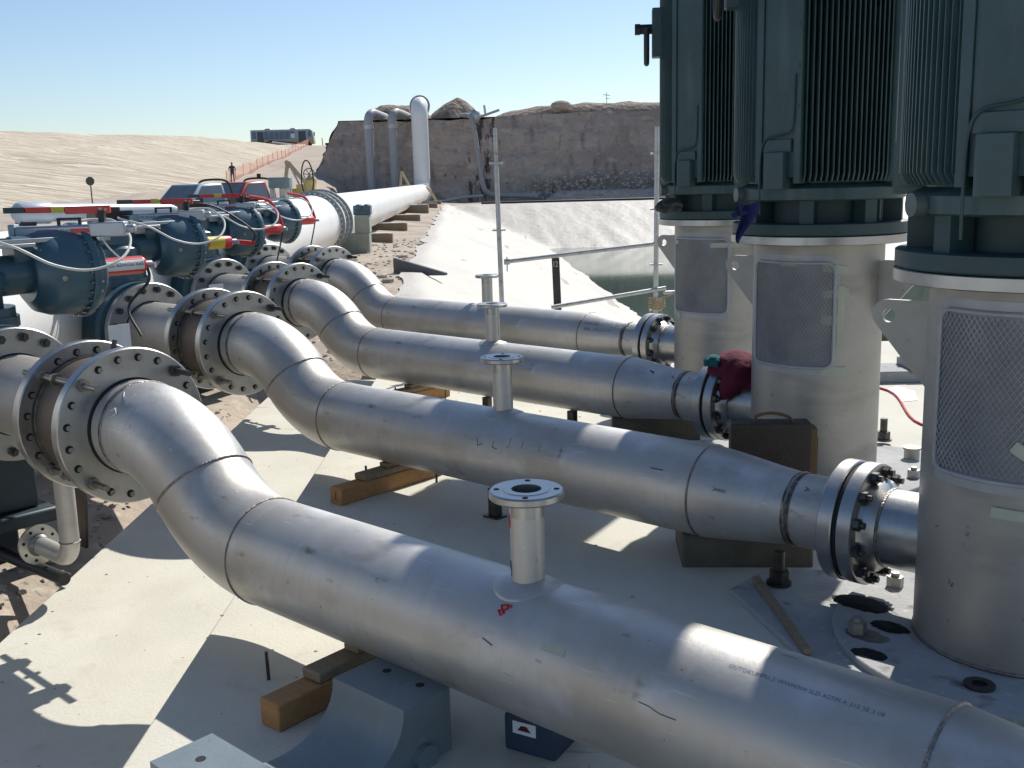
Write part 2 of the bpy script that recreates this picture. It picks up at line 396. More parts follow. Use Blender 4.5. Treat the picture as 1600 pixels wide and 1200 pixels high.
# low berm in front of the wall, loose rubble and soil heaps
m = MB()
prof = [(0, 0), (1.0, .95), (2.2, 1.05), (3.4, 0)]
xs = [3.1 + i * .7 for i in range(60)]
vs = []
for i, x in enumerate(xs):
    for (yy, zz) in prof:
        h = zz * min(1, i / 2.2)
        vs.append(V(x, 96.3 + yy + noise.noise(V(x * .5, yy, 0)) * .15, -.2 + h + noise.noise(V(x * .8, yy, 3)) * .08))
m.add(vs, [(i * 4 + j, (i + 1) * 4 + j, (i + 1) * 4 + j + 1, i * 4 + j + 1) for i in range(59) for j in range(3)])
o = m.build('berm', WALLM, smooth=40); tag(o, kind='structure')
m = MB()
for i in range(1500):
    x = rnd.uniform(2.5, 40); hgt = (1 - abs(noise.noise(V(x * .35, 0, 8)))) * 2.6; z = rnd.random() ** 1.5 * hgt; r = rnd.uniform(.06, .22)
    m.sphere(V(x, 100.9 - (hgt - z) * .45, z + .05), r, 6, 4, 0, (rnd.uniform(.7, 1.3), 1, rnd.uniform(.5, 1)))
o = m.build('rubble', RUB, smooth=0); tag(o, kind='stuff')
def heap(x, y, rx, ry, h, label, base=7.78, pw=1.0, mt=HEAP):
    m = MB(); N = 40; K = 14; vs = []
    for j in range(K + 1):
        f = j / K
        for i in range(N):
            a = 2 * math.pi * i / N; rr = f * (1 + .12 * noise.noise(V(math.cos(a) * 2, math.sin(a) * 2, x)))
            z = h * (1 - f ** pw) + fbm(rr * rx * math.cos(a) * .5 + x, rr * ry * math.sin(a) * .5, 2) * .28 * (1 - f * .5) * min(1, h)
            vs.append(V(rr * rx * math.cos(a), rr * ry * math.sin(a), max(z, -.3 * f)))
    m.add(vs, [(j * N + i, (j + 1) * N + i, (j + 1) * N + (i + 1) % N, j * N + (i + 1) % N) for j in range(K) for i in range(N)])
    o = m.build('soil_heap', mt, smooth=60, loc=(x, y, base)); return tag(o, label, 'soil heap', 'soil heaps on the rim')
heap(-10.9, 110, 3.6, 3, 1.75, 'dark flat-topped soil heap behind the two white elbow pipes on the rim', pw=4)
heap(-5.0, 111, 3.3, 3, 2.45, 'cone shaped brown soil heap on the rim right of the tall white riser', pw=1.5)
heap(11.0, 112, 13.2, 4, 1.55, 'long low soil heap along the rim above the shaded pit wall', pw=5)
o = tag(MB().sphere((0, 0, 0), .8, 10, 6, 0, (1.3, .8, .6)).build('boulder', RUB, smooth=0, loc=(5.6, 108.5, 9.1)), 'pale boulder lying on the long soil heap at the rim', 'boulder')
# dirt lumps left of the slab (scattered gravel)
m = MB()
for i in range(2600):
    if i < 2000: x = rnd.uniform(-7.5, -2.93); y = rnd.uniform(3.5, 12)
    else: x = rnd.uniform(-4.5, -1.6); y = rnd.uniform(13.6, 40)
    if y > 13.5 and x > xe(y) - .2: continue
    r = rnd.uniform(.006, .032) * (1 if rnd.random() < .93 else 2.2) * (1 if y < 13 else 1.6)
    m.sphere(V(x, y, ground_f(x, y) + r * .3), r, 6, 3, 0, (rnd.uniform(.7, 1.4), rnd.uniform(.7, 1.4), .7))
for i in range(260):
    x = rnd.uniform(-2.8, 1.6); y = rnd.uniform(3.3, 12.5); r = rnd.uniform(.002, .008)
    m.sphere(V(x, y, (-.39 if x < -1.53 else ZS) + r * .3), r, 5, 3, 0, (rnd.uniform(.7, 2.2), 1, .6))
o = m.build('gravel', RUB, smooth=0); tag(o, kind='stuff')

# ================================================================ DISCHARGE LINES
def sbend(n=14):
    R = .762; a45 = math.pi / 4; pts = []
    x0 = -1.62; 
    for i in range(n + 1):              # lower elbow, from the straight part upwards
        a = a45 * i / n; pts.append(V(x0 - R * math.sin(a), 0, ZC + R * (1 - math.cos(a))))
    c = pts[-1]
    for i in range(1, n + 1):
        a = a45 * (1 - i / n); pts.append(V(c.x - R * (math.sin(a45) - math.sin(a)), 0, c.z + R * (math.cos(a) - math.cos(a45))))
    return pts
SB = sbend(); XS = SB[-1].x     # about -2.70
def tube_mesh(m, pts, rs, seg=72, mi=0):
    vs = []; n = len(pts)
    for i, p in enumerate(pts):
        a = pts[max(0, i - 1)]; b = pts[min(n - 1, i + 1)]; t = (b - a).normalized(); y = V(0, 1, 0); w = t.cross(y).normalized()
        for k in range(seg):
            an = 2 * math.pi * k / seg; vs.append(p + (y * math.cos(an) + w * math.sin(an)) * rs[i])
    m.add(vs, [(i * seg + k, i * seg + (k + 1) % seg, (i + 1) * seg + (k + 1) % seg, (i + 1) * seg + k) for i in range(n - 1) for k in range(seg)], mi)
def ring(p, ax, r, w=.007, seg=72):
    m = MB(); m.lathe(Vector(p) - Vector(ax).normalized() * w, ax, [(0, r - .004), (w * .4, r + .004), (w, r + .0065), (w * 1.6, r + .004), (w * 2, r - .004)], seg); return m
def band(m, p, ax, r, w, seg=72, mi=0):
    m.lathe(Vector(p) - Vector(ax).normalized() * w / 2, ax, [(0, r + .0008), (w, r + .0008)], seg, mi)
def flange_mesh(x0, x1, z, R, rb, mi=0, seg=72, hub=None):
    m = MB(); b = .006
    m.lathe(V(x0, 0, z), V(1, 0, 0), [(0, rb), (0, R - b), (b, R), (x1 - x0 - b, R), (x1 - x0, R - b), (x1 - x0, rb)], seg, mi, True); return m
def hexnut(m, p, ax, r, h, mi=0): m.cyl(p, Vector(p) + Vector(ax).normalized() * h, r, seg=6, mi=mi)
stud_end = None
def stud_ends(parent, x, z, R, cnt, sgn, skip=()):
    """short stud ends sitting in the open bolt holes of a flange face"""
    global stud_end
    for k in range(cnt):
        if k in skip: continue
        a = 2 * math.pi * (k + .5) / cnt
        if stud_end is None:
            m = MB(); m.cyl((-.001, 0, 0), (.0015, 0, 0), .0215, seg=18, mi=1); m.cyl((-.0, .003, -.002), (.020, .001, .0), .0135, seg=14, mi=0)
            stud_end = m.build('stud_end', [ROD, DARK], parent); o = stud_end
        else:
            o = stud_end.copy(); COL.objects.link(o); o.parent = parent
        o.location = (x, R * math.sin(a), z + R * math.cos(a)); o.rotation_euler = (rnd.uniform(-.3, .3), 0, 0 if sgn > 0 else math.pi)
bolt_hd = None
def bolt_heads(parent, x, z, R, cnt, sgn, off=.5):
    global bolt_hd
    for k in range(cnt):
        a = 2 * math.pi * (k + off) / cnt
        if bolt_hd is None:
            m = MB(); hexnut(m, (0, 0, 0), (1, 0, 0), .030, .03); m.cyl((.03, 0, 0), (.052, 0, 0), .016, seg=12)
            bolt_hd = m.build('bolt', NUT, parent); o = bolt_hd
        else:
            o = bolt_hd.copy(); COL.objects.link(o); o.parent = parent
        o.location = (x, R * math.sin(a), z + R * math.cos(a)); o.rotation_euler = (rnd.uniform(0, 1), 0, 0 if sgn > 0 else math.pi)
def wrap_text(txt, size, x0, ang, r, mt, parent, name='stencil', flip=False, zc=ZC):
    vs, fs = text_geo(txt, size); m = MB()
    out = []
    for v in vs:
        x = x0 + (v.x if not flip else -v.x); a = ang + (-v.y if not flip else v.y) / r   # angle from top towards the viewer (-Y)
        out.append(V(x, -math.sin(a) * (r + .0012), zc + math.cos(a) * (r + .0012)))
    m.add(out, fs); return m.build(name, mt, parent, smooth=0)
def scribble(pts, w, r, mt, parent, name, zc=ZC):
    """a hand-drawn mark on the pipe: pts in (x, angle)"""
    m = MB(); P3 = [V(x, -math.sin(a) * (r + .001), zc + math.cos(a) * (r + .001)) for x, a in pts]
    m.sweep(P3, w, 4); return m.build(name, mt, parent, smooth=0)

LET = 'ABCD'
where = ['nearest to the camera, crossing the foreground', 'second from the camera, under the brown bag', 'third in the row, maroon jacket on its end', 'farthest from the camera, beside the pond liner']
def make_pipe(k):
    t = thing('discharge_pipe', 'steel S-bend pipe with vent stub, ' + where[k], 'pipe', Q(k), RZ, 'stainless discharge pipes')
    m = MB(); pts = [p.copy() for p in SB][::-1]; pts = [V(-2.80, 0, ZU)] + pts
    rs = [PR] * len(pts)
    pts += [V(x, 0, ZC) for x in (-1.2, -.6, 0, .6, 1.1, 1.53)]; rs += [PR] * 6
    for f in (.12, .25, .4, .55, .7, .85, 1): pts.append(V(1.53 + .53 * f, 0, ZC)); rs.append(PR + (.19 - PR) * (3 * f * f - 2 * f ** 3) * .35 + (.19 - PR) * f * .65)
    pts.append(V(2.30, 0, ZC)); rs.append(.19)
    tube_mesh(m, pts, rs); m.build('pipe_body', STEEL, t, smooth=60)
    mid = SB[14]
    for p, ax, r, w in ((V(-1.62, 0, ZC), V(1, 0, 0), PR, .0055), (mid, V(1, 0, -1), PR, .009), (V(XS, 0, ZU), V(1, 0, 0), PR, .009), (V(1.53, 0, ZC), V(1, 0, 0), PR, .008), (V(2.06, 0, ZC), V(1, 0, 0), .19, .010)):
        ring(p, ax, r, w).build('weld_seam', WELD, t)
    m = MB(); band(m, V(2.06, 0, ZC), V(1, 0, 0), .191, .055); m.build('heat_tint', TINT, t); m = MB(); band(m, V(XS - .012, 0, ZU), V(1, 0, 0), PR, .03); m.build('heat_tint', TINT, t)
    f = flange_mesh(-2.89, -2.82, ZU, .425, .20).build('flange', FLANGE, t)
    stud_ends(f, -2.82, ZU, .372, 20, 1, skip=(17, 2, 7, 12))
    m = MB(); m.lathe(V(-2.82, 0, ZU), V(1, 0, 0), [(0, .264), (.006, .260), (.012, .2555)], 72); m.build('collar_weld', DARK, f)
    f = flange_mesh(2.285, 2.36, ZC, .30, .15).build('flange', FLANGE, t)
    # vent stub
    m = MB(); a = []
    zt = ZC + .605
    m.lathe(V(0, 0, ZC + .2), V(0, 0, 1), [(0, .0635), (zt - .03 - ZC - .2, .0635)], 32)
    v = m.build('vent_riser', STEEL, t)
    m = MB(); N = 48
    for j, (rr, hh) in enumerate(((.0635, .016), (.085, .013), (.125, .006), (.132, 0), (.132, -.004))):
        for i in range(N):
            an = 2 * math.pi * i / N; y = rr * math.sin(an); a.append(V(rr * math.cos(an), y, ZC + math.sqrt((PR + hh) ** 2 - y * y)))
    m.add(a, [(j * N + i, (j + 1) * N + i, (j + 1) * N + (i + 1) % N, j * N + (i + 1) % N) for j in range(4) for i in range(N)])
    m.build('saddle_pad', STEEL, v)
    m = MB(); m.lathe(V(0, 0, zt), V(0, 0, -1), [(0, .055), (0, .085), (.002, .086), (.002, .131), (.008, .137), (.028, .137), (.034, .131), (.034, .064), (.10, .064), (.10, .055)], 64, 0, True)
    vf = m.build('vent_flange', FLANGE, t)
    m = MB(); m.cyl((0, 0, zt - .07), (0, 0, zt - .069), .0549, seg=32); m.build('bore', DARK, vf)
    for i in range(4):
        m = MB(); an = math.pi / 2 * i + .78 - .1; m.cyl((.109 * math.cos(an), .109 * math.sin(an), zt - .006), (.109 * math.cos(an), .109 * math.sin(an), zt - .0008), .0105, seg=14); m.build('bolt_hole', DARK, vf)
    # two temporary lifting bars behind the valve ends
    if k == 0:
        wrap_text('OUTOKUMPU..S WWM304 SLD ASTM A 312 SE 3 08', .0215, .90, .44, PR, STEN, t, 'stencil_text')
        scribble([(.02, .60), (.035, .64), (.022, .69), (.0, .72), (.02, .77), (.03, .73), (.012, .68), (.0, .63), (.02, .6), (.045, .60)], .005, PR, REDT, t, 'red_mark')
        scribble([(.66, 1.22), (.70, 1.23), (.74, 1.27), (.80, 1.27)], .0018, PR, BLKT, t, 'scratch')
        scribble([(-.02, 1.15), (.03, 1.2)], .003, PR, BLKT, t, 'scratch')
        m = MB(); a = []
        for x, an in ((.24, .93), (.34, .93), (.34, 1.03), (.24, 1.03)): a.append(V(x, -math.sin(an) * .2555, ZC + math.cos(an) * .2555))
        m.add(a, [(0, 1, 2, 3)]); m.build('old_tape', TINT if False else TAPE, t, smooth=0)
        scribble([(-2.62, .9), (-2.66, 1.0), (-2.62, 1.1), (-2.58, 1.0), (-2.62, .9)], .003, PR, CHALK, t, 'chalk_mark', ZU)
        scribble([(-2.66, .5), (-2.62, .62), (-2.56, .6), (-2.54, .5)], .003, PR, CHALK, t, 'chalk_mark', ZU)
        m = MB()                       # red and black marks on the vent riser
        def rp(an, z): return V(.0642 * math.cos(an), .0642 * math.sin(an), z)
        A0 = -math.pi / 2 - .75
        m.sweep([rp(A0, zt - .09), rp(A0 + .16, zt - .115), rp(A0 + .18, zt - .14), rp(A0 + .02, zt - .12), rp(A0, zt - .09)], .003, 4)
        m.build('red_mark', REDT, v, smooth=0)
        m = MB(); m.sweep([rp(A0, zt - .27), rp(A0 + .02, zt - .30), rp(A0 + .2, zt - .30), rp(A0 + .2, zt - .27), rp(A0 + .22, zt - .325)], .0028, 4); m.build('ink_mark', BLKT, v, smooth=0)
        m = MB(); m.sweep([rp(A0 + .95, zt - .215), rp(A0 + 1.2, zt - .19)], .0018, 4); m.sweep([rp(A0 + .9, zt - .235), rp(A0 + 1.2, zt - .215), rp(A0 + 1.22, zt - .235)], .0018, 4); m.build('chalk_mark', CHALK, v, smooth=0)
    if k == 1:
        for dx in (0, .14, .3, -.1): scribble([(.35 + dx, .95), (.35 + dx, 1.15)], .0018, PR, BLKT, t, 'scratch')
        scribble([(-.02, 1.1), (.0, 1.28), (.03, 1.2)], .003, PR, BLKT, t, 'ink_mark'); scribble([(.12, 1.1), (.12, 1.25), (.16, 1.27)], .003, PR, BLKT, t, 'ink_mark')
        scribble([(1.28, 1.0), (1.36, 1.0)], .004, PR, BLKT, t, 'ink_mark')
        wrap_text('Drmis', .035, 1.66, 1.22, .238, TINT, t, 'ink_text')
        scribble([(2.14, .6), (2.16, .66), (2.14, .72)], .004, .19, BLKT, t, 'ink_mark')
    if k == 2:
        scribble([(1.80, .55), (1.84, .62)], .006, .222, BLUEC, t, 'blue_mark'); scribble([(2.0, .6), (2.02, .66)], .005, .2, BLKT, t, 'ink_mark'); scribble([(2.14, .5), (2.16, .58)], .004, .19, BLKT, t, 'ink_mark')
    if k == 3:
        wrap_text('SCH 10S  TP304  ASTM A312', .055, 1.58, .85, .247, BLKT, t, 'stencil_text')
        wrap_text('304L  SMLS 20 IN', .05, 1.60, 1.15, .247, BLKT, t, 'stencil_text')
    return t
for k in range(4): make_pipe(k)

def make_spool(k):
    t = thing('spool_piece', ['flanged steel spool piece at the left edge, upstream of the nearest pipe', 'flanged steel spool piece upstream of the second pipe, dark bolted flange behind it',
        'flanged steel spool piece upstream of the third pipe, sunlit patch on top', 'flanged steel spool piece upstream of the farthest pipe, mostly behind valves'][k], 'pipe spool', Q(k), RZ, 'spool pieces between valves and pipes')
    m = MB(); m.lathe(V(-4.27, 0, ZU), V(1, 0, 0), [(0, .254), (.95, .254)], 64); m.build('spool_body', STEEL, t)
    m = MB(); m.lathe(V(-3.28, 0, ZU), V(1, 0, 0), [(0, .335), (.30, .335), (.30, .30), (.388, .30)], 64); m.build('sleeve', SLEEVE, t)
    m = MB(); m.lathe(V(-3.262, 0, ZU), V(1, 0, 0), [(0, .33), (0, .346), (.012, .346), (.012, .33)], 64); m.build('retaining_ring', ROD, t)
    f = flange_mesh(-3.35, -3.28, ZU, .425, .20).build('flange', FLANGE, t); stud_ends(f, -3.28, ZU, .372, 20, 1, skip=(17, 2, 7, 12))
    f = flange_mesh(-4.34, -4.27, ZU, .425, .20).build('flange', FLANGE, t); bolt_heads(f, -4.27, ZU, .365, 16, 1)
    m = MB(); m.lathe(V(-4.27, 0, ZU), V(1, 0, 0), [(0, .264), (.008, .2555)], 64); m.build('collar_weld', DARK, f)
    for kk in (17, 2, 7, 12):
        a = 2 * math.pi * (kk + .5) / 20; y, z = .372 * math.sin(a), ZU + .372 * math.cos(a); m = MB()
        m.cyl((-3.50, y, z), (-2.665, y, z), .0165, seg=14)
        for xn in (-3.28, -3.19 + .05, -2.82): hexnut(m, (xn, y, z), (1, 0, 0), .034, .03)
        for xn in (-3.38, -2.92): hexnut(m, (xn, y, z), (1, 0, 0), .034, .03)
        m.build('long_stud', ROD if kk in (17, 12) else NUT, t)
    if k == 0:
        m = MB(); m.cyl((-3.0, 0, ZU + .36), (-3.0, .03, ZU + .45), .014, seg=10); m.build('stud_tip', NUT, t)
    return t
for k in range(4): make_spool(k)

def chain(pts, n=8):
    """Catmull-Rom through points"""
    P_ = [Vector(p) for p in pts]; P_ = [P_[0] * 2 - P_[1]] + P_ + [P_[-1] * 2 - P_[-2]]; out = []
    for i in range(1, len(P_) - 2):
        p0, p1, p2, p3 = P_[i - 1:i + 3]
        for j in range(n):
            t = j / n; out.append(.5 * ((2 * p1) + (-p0 + p2) * t + (2 * p0 - 5 * p1 + 4 * p2 - p3) * t * t + (-p0 + 3 * p1 - 3 * p2 + p3) * t ** 3))
    out.append(P_[-2]); return out

# ---------------------------------------------------------------- valves with actuators
ZA = 1.54; VX = -4.85
def make_valve(k):
    t = thing('control_valve', ['blue valve with the largest dished actuator, at the left edge', 'blue valve whose round actuator stands behind the white-labelled red ram', 'blue valve with round actuator between the yellow-banded ram and the red truck',
        'blue valve with round actuator in front of the white header flange'][k], 'valve', Q(k), RZ, 'blue valves with round actuators')
    m = MB(); m.lathe(V(-5.28, 0, ZU), V(1, 0, 0), [(0, .27), (.02, .40), (.09, .40), (.09, .30), (.22, .34), (.43, .37), (.64, .34), (.77, .30), (.77, .425), (.855, .425), (.855, .2)], 48)
    m.build('valve_body', TEAL, t)
    m = MB(); m.lathe(V(VX, 0, ZU + .2), V(0, 0, 1), [(0, .24), (.18, .22), (.18, .29), (.25, .29), (.25, .27), (.31, .27), (.31, .20), (.44, .20), (.44, .235), (.52, .235), (.56, .19), (.86, .19), (.86, 0.0001)], 32)
    m.build('neck', TEAL, t)
    m = MB(); m.lathe(V(VX, -.55, ZA), V(0, 1, 0), [(0, .001), (0, .12), (.40, .13), (.55, .17), (.80, .155), (1.00, .15), (1.00, .22), (1.06, .30), (1.16, .335), (1.38, .35)], 48)
    m.lathe(V(VX, -.95, ZA), V(0, 1, 0), [(0, .001), (0, .14), (.06, .17), (.40, .17), (.42, .12)], 32)
    a = m.build('actuator_housing', TEAL, t)
    m = MB(); m.lathe(V(VX, .83, ZA), V(0, 1, 0), [(0, .34), (0, .375), (.012, .38), (.05, .38), (.055, .375), (.055, .35), (.12, .33), (.16, .27), (.18, .15), (.18, .001)], 56)
    c = m.build('end_cover', TEAL, a)
    for i in range(28):
        an = 2 * math.pi * i / 28; y = .362
        if i == 0 and k == 0:
            m = MB(); m.cyl((0, .80, 0), (0, .905, 0), .0085, seg=6); make_valve.b = m.build('cover_bolt', ROD, c); o = make_valve.b
        else: o = make_valve.b.copy(); COL.objects.link(o); o.parent = c
        o.location = (VX + y * math.cos(an), 0, ZA + y * math.sin(an))
    m = MB(); m.lathe(V(VX + .02, .33, ZA + .17), V(0, 1, 0), [(0, .001), (0, .11), (.015, .125), (.24, .125), (.26, .11)], 32); m.build('spring_cap', TEAL, a)
    m = MB(); m.lathe(V(VX + .03, .18, ZA - .02), V(1, -.5, 0), [(0, .05), (.19, .05), (.19, .028), (.17, .028)], 20); m.build('lifting_eye', TEAL, a)
    m = MB(); m.cyl((VX + .30, .62, ZA - .03), (VX + .345, .60, ZA - .03), .022, seg=6); m.build('plug', ROD, a)
    # top bracket, positioner box, tubing
    m = MB(); m.box(VX - .17, VX + .17, -.25, .40, ZA + .19, ZA + .215); m.box(VX + .13, VX + .15, -.25, .75, ZA + .215, ZA + .245); m.box(VX - .15, VX - .13, -.25, .75, ZA + .215, ZA + .245)
    m.box(VX + .10, VX + .16, -.2, .1, ZA + .10, ZA + .19); m.build('top_bracket', ALU, t, bevel=.003)
    m = MB(); m.box(VX + .02, VX + .20, -.24, .0, ZA + .235, ZA + .40); b = m.build('positioner_box', BOXBR if k != 3 else BLACK, t, bevel=.01)
    m = MB(); m.box(VX + .20, VX + .25, -.16, -.02, ZA + .26, ZA + .36); m.cyl((VX + .22, -.02, ZA + .34), (VX + .30, .06, ZA + .34), .022, seg=12); m.cyl((VX + .22, -.05, ZA + .29), (VX + .30, .02, ZA + .29), .022, seg=12); m.cyl((VX + .24, -.12, ZA + .26), (VX + .24, -.12, ZA + .18), .018, seg=10)
    m.build('cable_gland', BLACK, b)
    m = MB(); pts = chain([(VX + .28, .05, ZA + .30), (VX + .40, .28, ZA + .21), (VX + .46, .50, ZA + .08), (VX + .48, .74, ZA + .03), (VX + .46, .98, ZA + .09), (VX + .30, 1.14, ZA + .22), (VX + .05, 1.16, ZA + .33), (VX - .02, 1.05, ZA + .345), (VX - .02, .93, ZA + .34)])
    m.sweep(pts, .0095, 8); m.sweep(chain([(VX + .24, -.12, ZA + .2), (VX + .27, -.06, ZA + .05), (VX + .30, .06, ZA - .08), (VX + .22, .16, ZA - .06)]), .0085, 8)
    m.build('air_tube', TUBE, t)
    # stub to the header
    m = MB(); m.lathe(V(-5.28, 0, ZU), V(-1, 0, 0), [(-.001, .39), (.07, .39), (.07, .255), (.5, .255)], 40); m.build('branch_flange', HEADG, t)
    # hydraulic ram bolted to the end cover
    m = MB(); y0 = 1.01; m.lathe(V(VX, y0, ZA), V(0, 1, 0), [(0, .001), (0, .058), (.01, .065), (.36, .065), (.375, .055), (.375, .001)], 24)
    rr = m.build('ram', RED, t)
    m = MB(); 
    if k == 0:
        m.lathe(V(VX, y0 + .02, ZA), V(0, 1, 0), [(0, .0655), (.33, .0655)], 24); lb = m.build('ram_label', LABELW, rr)
        m = MB(); m.lathe(V(VX, y0 + .015, ZA), V(0, 1, 0), [(0, .0665), (.34, .0665)], 24)
        # keep only upper and lower red borders
        keep = [f for f in m.f if True]; nv = []
        vs, fs = text_geo('SPX POWER TEAM', .040); out = []
        for v in vs:
            an = .25 - (v.y - .012) / .067
            out.append(V(VX + math.cos(an) * .0672, y0 + .345 - v.x, ZA + math.sin(an) * .0672))
        MB().add(out, fs).build('label_text', BLKT, rr, smooth=0)
        m = MB()
        for a0, a1 in ((.75, 2.3), (-1.2, -.45)):
            vs = []; N = 8
            for i in range(N + 1):
                an = a0 + (a1 - a0) * i / N
                for yy in (.015, .352): vs.append(V(VX + math.cos(an) * .0668, y0 + yy, ZA + math.sin(an) * .0668))
            m.add(vs, [(2 * i, 2 * i + 1, 2 * i + 3, 2 * i + 2) for i in range(N)])
        m.build('label_border', RED, rr)
    else:
        m.lathe(V(VX, y0 + .10, ZA), V(0, 1, 0), [(0, .0658), (.18, .0658)], 24); m.build('ram_band', YEL if k == 1 else RED, rr)
    m = MB(); m.cyl((VX, y0 + .375, ZA), (VX, y0 + .44, ZA), .028, seg=12); m.cyl((VX + .01, y0 + .40, ZA), (VX + .06, y0 + .44, ZA - .01), .02, seg=10); m.build('coupler', ALU, rr)
    m = MB()
    if k == 0: m.sweep(chain([(VX, y0 + .40, ZA), (VX + .08, y0 + .36, ZA - .12), (VX + .05, y0 + .2, ZA - .3), (VX + .2, y0 + .2, ZA - .5)]), .011, 8)
    elif k == 1:
        m.sweep(chain([(VX, y0 + .42, ZA), (VX + .06, y0 + .62, ZA - .03)]), .024, 8, 1)
        m.sweep(chain([(VX + .06, y0 + .60, ZA - .03), (VX + .05, y0 + .62, ZA + .10), (VX - .1, y0 + .35, ZA + .33), (VX - .2, y0 + .1, ZA + .38), (VX - .25, y0 - .05, ZA + .2), (VX - .25, y0 - .1, ZA)]), .010, 8)
    else:
        m.sweep(chain([(VX, y0 + .42, ZA), (VX - .02, y0 + .36, ZA + .2), (VX - .05, y0 + .25, ZA + .36), (VX - .1, y0 + .0, ZA + .42)]), .022, 8, 1)
        m.sweep(chain([(VX, y0 + .42, ZA), (VX, y0 + .36, ZA - .2), (VX + .1, y0 + .2, ZA - .45)]), .010, 8)
    m.build('hydraulic_hose', [BLACK, RED], rr)
    # support leg and tag under the actuator
    m = MB(); m.prism([(-.10, 0), (.10, 0), (.16, .35), (.10, 1.35 - .15), (-.10, 1.2)], .02, lambda a, b, c: V(VX + a, .55 + c, -.45 + b)); m.build('support_leg', SLEEVE, t)
    m = MB(); m.box(VX + .30, VX + .305, .78, .94, ZA - .56, ZA - .38); m.build('paper_tag', LABELW, t)
    for ch in t.children:
        if ch.name.split('.')[0] in ('actuator_housing', 'ram', 'air_tube'): ch.location = (-.02, -.12, 0)
        if ch.name.split('.')[0] == 'actuator_housing': f_ = .88; ch.scale = (f_, f_, f_); ch.location = (-.02 + VX * (1 - f_), -.12 + .95 * (1 - f_), ZA * (1 - f_))
    return t
for k in range(4): make_valve(k)

# hydraulic hand pumps resting above the valves (in world axes)
def make_pump(loc, rz, label):
    t = thing('hand_pump', label, 'hand pump', loc, rz, 'hydraulic hand pumps on the valves')
    m = MB(); m.box(-.30, .32, -.06, .06, 0, .085); m.build('reservoir', ALU, t, bevel=.018)
    m = MB(); m.box(.20, .44, -.07, .07, .0, .10); m.cyl((.43, 0, .05), (.50, 0, .05), .03, seg=12); m.build('pump_head', ALU, t, bevel=.01); m = MB(); m.box(-.33, -.29, -.07, .07, -.01, .10); m.build('end_plate', ALU, t, bevel=.008)
    m = MB(); m.box(-.16, .27, -.0625, -.0605, .02, .07); m.build('label_plate', LABELW, t)
    m = MB(); m.box(.08, .26, -.0645, -.0627, .03, .062); m.build('label_stripe', RED, t)
    vs, fs = text_geo('SPX POWER TEAM', .036); MB().add([V(-.155 + v.x * .8, -.0650, .034 + v.y) for v in vs], fs).build('label_text', BLKT, t, smooth=0)
    h = MB()
    h.box(-.36, -.22, -.024, .024, .175, .215, 1); h.box(-.218, -.05, -.022, .022, .172, .212, 0); h.box(-.048, .04, -.0225, .0225, .170, .212, 2); h.box(.042, .34, -.022, .022, .160, .212, 0)
    hd = h.build('handle', [RED, GRIP, YEL], t, bevel=.004)
    m = MB(); m.box(.26, .30, -.03, .03, .09, .18); m.build('bracket', BLACK, t); m = MB(); m.box(-.02, .0, -.01, .01, .085, .13); m.box(.12, .14, -.01, .01, .085, .13); m.box(-.02, .14, -.01, .01, .12, .135); m.build('carry_handle', BLACK, t)
    m = MB(); m.cyl((.28, -.026, .19), (.28, -.018, .19), .012, seg=10); m.cyl((.315, -.026, .185), (.315, -.018, .185), .010, seg=10); m.build('pivot_pin', ROD, hd)
    return t
def at(px, py, Y):
    """world point at forward distance Y on the sight line of a photo point (used only to read off positions)"""
    v = r2 * (px - 800) - u2 * (py - 600) + fw * FPX; return V(0, 0, 2.10) + v * (Y / v.y)
for px, py, Y, lb in ((92, 328, 7.4, 'silver hand pump with red and yellow handle, leftmost and nearest, readable label strip'), (244, 315, 10.3, 'middle hand pump, its red handle in front of the silver truck'), (341, 306, 13.2, 'hand pump farthest right, its red handle across the two trucks')):
    p = at(px, py, Y); make_pump(p - V(0, 0, .19), R_(8), lb)
# pale cylinder lying behind the nearest hand pumps
t = thing('gas_cylinder', 'long pale blue-white cylinder lying behind the nearest hand pump', 'cylinder', (0, 0, 0))
a = at(30, 333, 11.0); b = at(275, 329, 12.4); ax = b - a
m = MB(); L_ = ax.length; m.lathe(a, ax, [(-.07, .001), (-.065, .06), (-.03, .10), (.0, .115), (.30, .115), (.34, .095), (L_ - .1, .085), (L_, .05), (L_, .001)], 32); m.build('cylinder_body', mat('pale blue paint', (.44, .49, .55), .35, 0, .06, 3), t)
m = MB(); m.cyl(a - ax.normalized() * .02 - V(0, .0, .09), a + ax.normalized() * .14 - V(0, 0, .09), .07, seg=20); m.build('dark_cap', BLACK, t)

# ---------------------------------------------------------------- header with its valve and riser
HX = lambda y: -4.3 - .0351 * y
HR = .735; HZ = 1.0
hax = V(-.0351, 1, 0).normalized()
t = thing('header_pipe', 'big white header pipe running away on the left and rising up the pit wall', 'pipe', (HX(5), 5, 0))
def H(y, z=HZ): return V(HX(y), y, z)
def hb(m): # into the thing's own coordinates
    o = V(HX(5), 5, 0); m.v = [tuple(Vector(v) - o) for v in m.v]; return m
m = MB(); m.lathe(H(-1), H(28.6) - H(-1), [(0, HR), ((H(28.6) - H(-1)).length, HR)], 72); hb(m).build('near_pipe', HEADW, t)
m = MB()
pts = [H(31.1), H(60), H(97.4)]
Rb = 1.1; c0 = H(98.2)
for i in range(1, 9):
    a = math.pi / 2 * i / 8; pts.append(H(97.4) + hax * Rb * math.sin(a) + V(0, 0, Rb * (1 - math.cos(a))))
top = H(97.4) + hax * Rb
pts.append(V(top.x, top.y, 5)); 
for i in range(0, 9):
    a = math.pi / 2 * i / 8; pts.append(V(top.x, top.y, 7.75) + hax * Rb * (1 - math.cos(a)) + V(0, 0, Rb * math.sin(a)))
